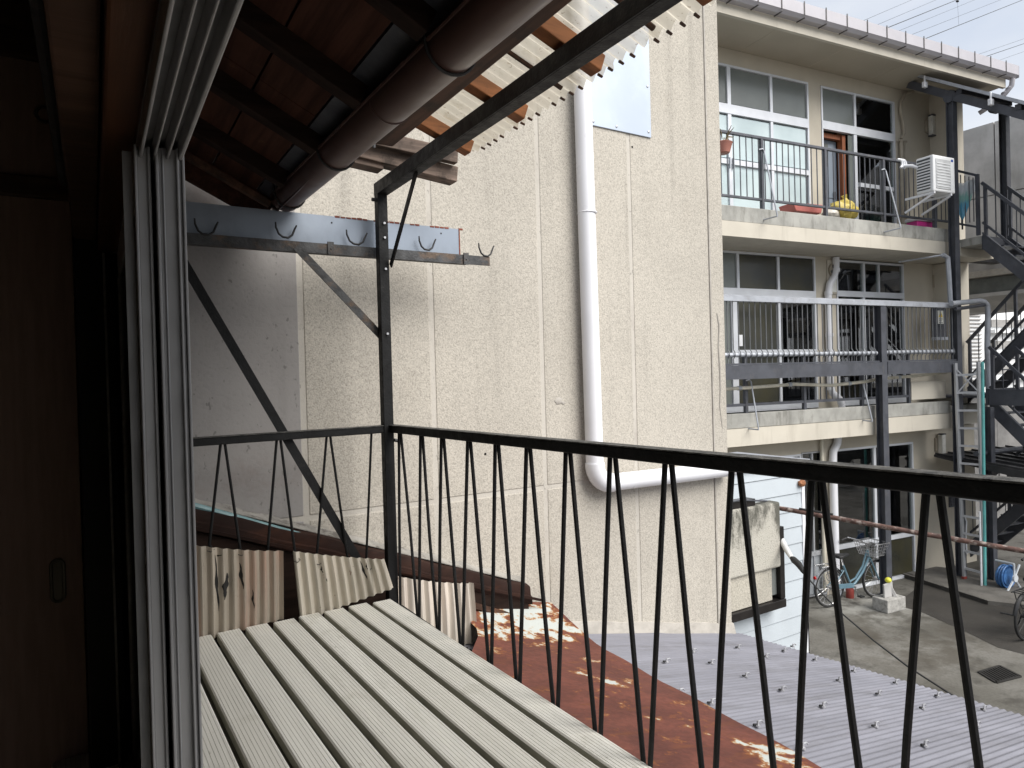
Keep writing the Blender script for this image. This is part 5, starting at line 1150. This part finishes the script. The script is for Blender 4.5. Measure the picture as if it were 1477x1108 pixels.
# diagonal flat braces
b = B(); b.bar((.10, 2.735, 4.52), (.906, 2.735, 2.975), .006, .034, (1, 0, .5)); build(b, 'brace', 'black_steel', bf)
b = B(); b.bar((.700, 2.752, 4.245), (1.045, 2.752, 3.893), .006, .030, (1, 0, 1)); build(b, 'brace', 'bar_worn', bf)
b = B(); b.bar((1.075, 2.70, 4.185), (1.052, 2.36, 4.485), .024, .006, (1, 0, 0)); build(b, 'brace', 'black_steel', bf)
for x, y, z, e in ((1.05, 2.695, 4.36, -1), (1.05, 2.695, 4.30, -1), (1.05, 2.695, 4.17, -1), (1.05, 2.695, 3.90, -1)):
    b = B(); b.tube([(x, y+.005, z), (x, y-.004, z)], .005, 8); build(b, 'bolt', 'bolt_zinc', bf, smooth=True)
b = B(); b.tube([(1.025, 2.72, 4.46), (1.008, 2.72, 4.46)], .008, 8); build(b, 'bolt', 'hook_iron', bf, smooth=True)
b = B(); b.tube([(1.068, 2.70, 3.455), (1.088, 2.70, 3.45)], .008, 6); build(b, 'bolt', 'hook_iron', bf, smooth=True)

# laundry hook bar
hb = thing('laundry_hook_bar', 'long steel bar with curved pole hooks fixed behind the corner post', 'hook bar', (.9, 2.78, 4.23))
b = B(); b.bar((-.2, 2.775, 4.250), (1.595, 2.775, 4.250), .006, .042); b.bar((-.2, 2.790, 4.231), (1.48, 2.790, 4.231), .03, .004); build(b, 'bar', 'bar_worn', hb)
for k, (px, py, w) in enumerate(((297, 338, 1), (412, 342, 1), (514, 352, 1.1), (616, 360, 1), (701, 369, 1))):
    c = at_y(px, py, 2.772); r = .036*w
    b = B(); P = [c+Vector((-.037*w, 0, .056)), c+Vector((-.036*w, 0, .036)), c+Vector((-.026*w, 0, .011)), c+Vector((-.012, 0, .0)), c+Vector((.010, 0, -.002)), c+Vector((.026*w, 0, .010)), c+Vector((.036*w, 0, .034)), c+Vector((.044*w, 0, .050))]
    b.tube(P, [.003, .004, .0042, .0045, .0045, .0042, .004, .003], 8); build(b, 'hook', 'hook_iron', hb, smooth=True)
for px in (477, 672):
    c = at_y(px, 366 if px < 500 else 376, 2.770); b = B(); b.box(c.x-.013, c.x+.013, 2.764, 2.771, 4.226, 4.279); b.ball((c.x, 2.763, 4.25), .004, (1, .6, 1), 8, 4); build(b, 'strap', 'bar_worn', hb, bevel=.001)
gs = thing('galvanised_sheet', 'blue grey galvanised sheet with rusty edge behind the hook bar', 'metal sheet', (.8, 2.80, 4.25))
b = B(); b.box(-.2, 1.452, 2.798, 2.8015, 4.24, 4.392); build(b, 'sheet', 'galvanised', gs)
b = B(); 
for i in range(26):
    x = .85+.60*i/25
    if random.random() < .65: b.box(x, x+.02, 2.7965, 2.8025, 4.388, 4.3935+random.uniform(0, .003))
b.box(1.449, 1.4545, 2.7962, 2.8028, 4.24, 4.393); build(b, 'rusty_edge', 'rust_edge', gs)
for x in (.86, 1.36): b = B(); b.ball((x, 2.797, 4.365), .004, (1, .5, 1), 8, 4); build(b, 'rivet', 'hook_iron', gs)

# ================================================================== TIN SCREENS
def tin_sheet(nm, p_bl, p_br, p_tl, p_tr, pitch, mat, label, out_dir, top_curve=0., holes=()):
    bl, br, tl, tr = map(Vector, (p_bl, p_br, p_tl, p_tr)); L_ = (br-bl).length; nw = L_/pitch; K = int(nw*8)
    t = thing(nm, label, 'tin sheet', (bl+br)/2, 'corrugated tin sheets tied to the railing')
    o = Vector(out_dir); rows = []
    for k in range(K+1):
        f = k/K; h = .0085*math.sin(2*math.pi*nw*f); a, c = bl.lerp(br, f), tl.lerp(tr, f); c = c-Z_*(top_curve*4*f*(1-f))
        rows.append([a.lerp(c, g_)+o*(h+.012*math.sin(g_*2.6)*math.sin(f*3)) for g_ in (0, .25, .5, .75, 1)])
    b = B(); b.grid(rows, tuple(o*-.0015)); sh = build(b, 'sheet', mat, t, smooth=True)
    def surf(f, g_, e):
        h = .0085*math.sin(2*math.pi*nw*f); a, c = bl.lerp(br, f), tl.lerp(tr, f); c = c-Z_*(top_curve*4*f*(1-f))
        return a.lerp(c, g_)+o*(h+.012*math.sin(g_*2.6)*math.sin(f*3)+e)
    for f0, g0, f1, g1, w in holes:
        tr_ = []
        for i in range(13):
            q = i/12; fc = f0+(f1-f0)*q+.004*math.sin(q*9); ww = w*(.12+.88*math.sin(math.pi*min(1, q*1.02))**1.3)*(1+.3*math.sin(q*17))
            tr_.append([surf(fc+ww*(k/4-.5), g0+(g1-g0)*q, .0012) for k in range(5)])
        b = B(); b.grid(tr_); build(b, 'tear', 'tin_hole', sh)
    return t, sh
t1, s1 = tin_sheet('corrugated_tin', (.16, 2.70, 2.77), (.597, 2.70, 2.80), (.16, 2.705, 3.175), (.603, 2.70, 3.062), .036, 'tin_stained', 'stained corrugated tin sheet with black tears behind the deck boards', (0, -1, 0), .012,
  [(.455, .92, .475, .28, .022), (.545, .72, .515, .42, .045), (.645, .84, .665, .52, .022), (.50, .93, .47, .90, .02), (.74, .5, .75, .25, .012)])
t2, s2 = tin_sheet('corrugated_tin', (.662, 2.705, 2.775), (1.045, 2.69, 2.84), (.640, 2.70, 3.055), (1.010, 2.695, 2.965), .036, 'tin_cream', 'cream corrugated tin sheet leaning against the corner post', (0, -1, 0), .004, [(.27, .80, .275, .68, .012), (.30, .60, .305, .54, .010), (.71, .92, .735, .45, .022), (.76, .9, .755, .7, .012)])
t3, s3 = tin_sheet('corrugated_tin', (1.085, 2.80, 2.48), (1.49, 2.80, 2.48), (1.08, 2.80, 2.862), (1.475, 2.80, 2.757), .040, 'tin_pale', 'pale corrugated tin sheet outside the front rods', (0, -1, 0), .010)
for bx in (.452, .347, .654, .737, .863, .939):
    z = 3.143+(bx-.347)*(2.973-3.143)/(.592)-.03
    b = B(); b.tube([(bx-.012, 2.694, z-.008), (bx, 2.688, z-.013), (bx+.012, 2.694, z-.007), (bx+.004, 2.715, z+.004)], .0016, 5); build(b, 'tie_wire', 'hook_iron', t1 if bx < .63 else t2, smooth=True)

# ================================================================== DECK
dk = thing('deck', 'pale slatted deck of ribbed boards outside the window', 'deck', (.6, 1.2, 2.7))
dd = Vector((-.028, 1.0, 0)).normalized(); dx = Vector((dd.y, -dd.x, 0))
prof = []
wB, tB = .0795, .030; ng = 7
prof = [(-wB/2, -tB), (-wB/2, -.004), (-wB/2+.004, 0)]
for k in range(ng):
    c = -wB/2+.0095+k*(wB-.019)/(ng-1); prof += [(c-.0009, 0), (c-.0005, -.0012), (c+.0005, -.0012), (c+.0009, 0)]
prof += [(wB/2-.004, 0), (wB/2, -.004), (wB/2, -tB)]
for i in range(12):
    off = 1.028-.0398-.0982*i          # centre line at Y = 2.7
    if off < -.2: break
    yend = 2.690+random.uniform(-.010, .010); o = Vector((off, 2.7, 2.80+random.uniform(-.001, .001)))+dd*(yend-2.7)
    P = [o+dx*a+Z_*h for a, h in prof]
    b = B(); b.prism(P, dd*-4.0); n = len(prof)
    mi = []
    ob = build(b, 'deck_board', ['deck_board', 'deck_groove', 'deck_side'], dk)
    me = ob.data
    for f in me.polygons:
        if len(f.vertices) == 4:
            vs = [v % n for v in f.vertices]
            if all(prof[v][1] in (-.0012,) for v in vs): f.material_index = 1
            if any(prof[v][1] < -.02 for v in vs): f.material_index = 2
b = B(); b.box(.10, 1.05, -1.3, 2.66, 2.752, 2.758); build(b, 'gap_backing', 'deck_joist', dk)  # sheet added under the boards so the gaps look partly lit
for y in (2.45, 1.6, .75, -.1):
    b = B(); b.box(.16, 1.06, y-.025, y+.025, 2.66, 2.751); build(b, 'joist', 'deck_joist', dk)

print('objects', len(S.objects))
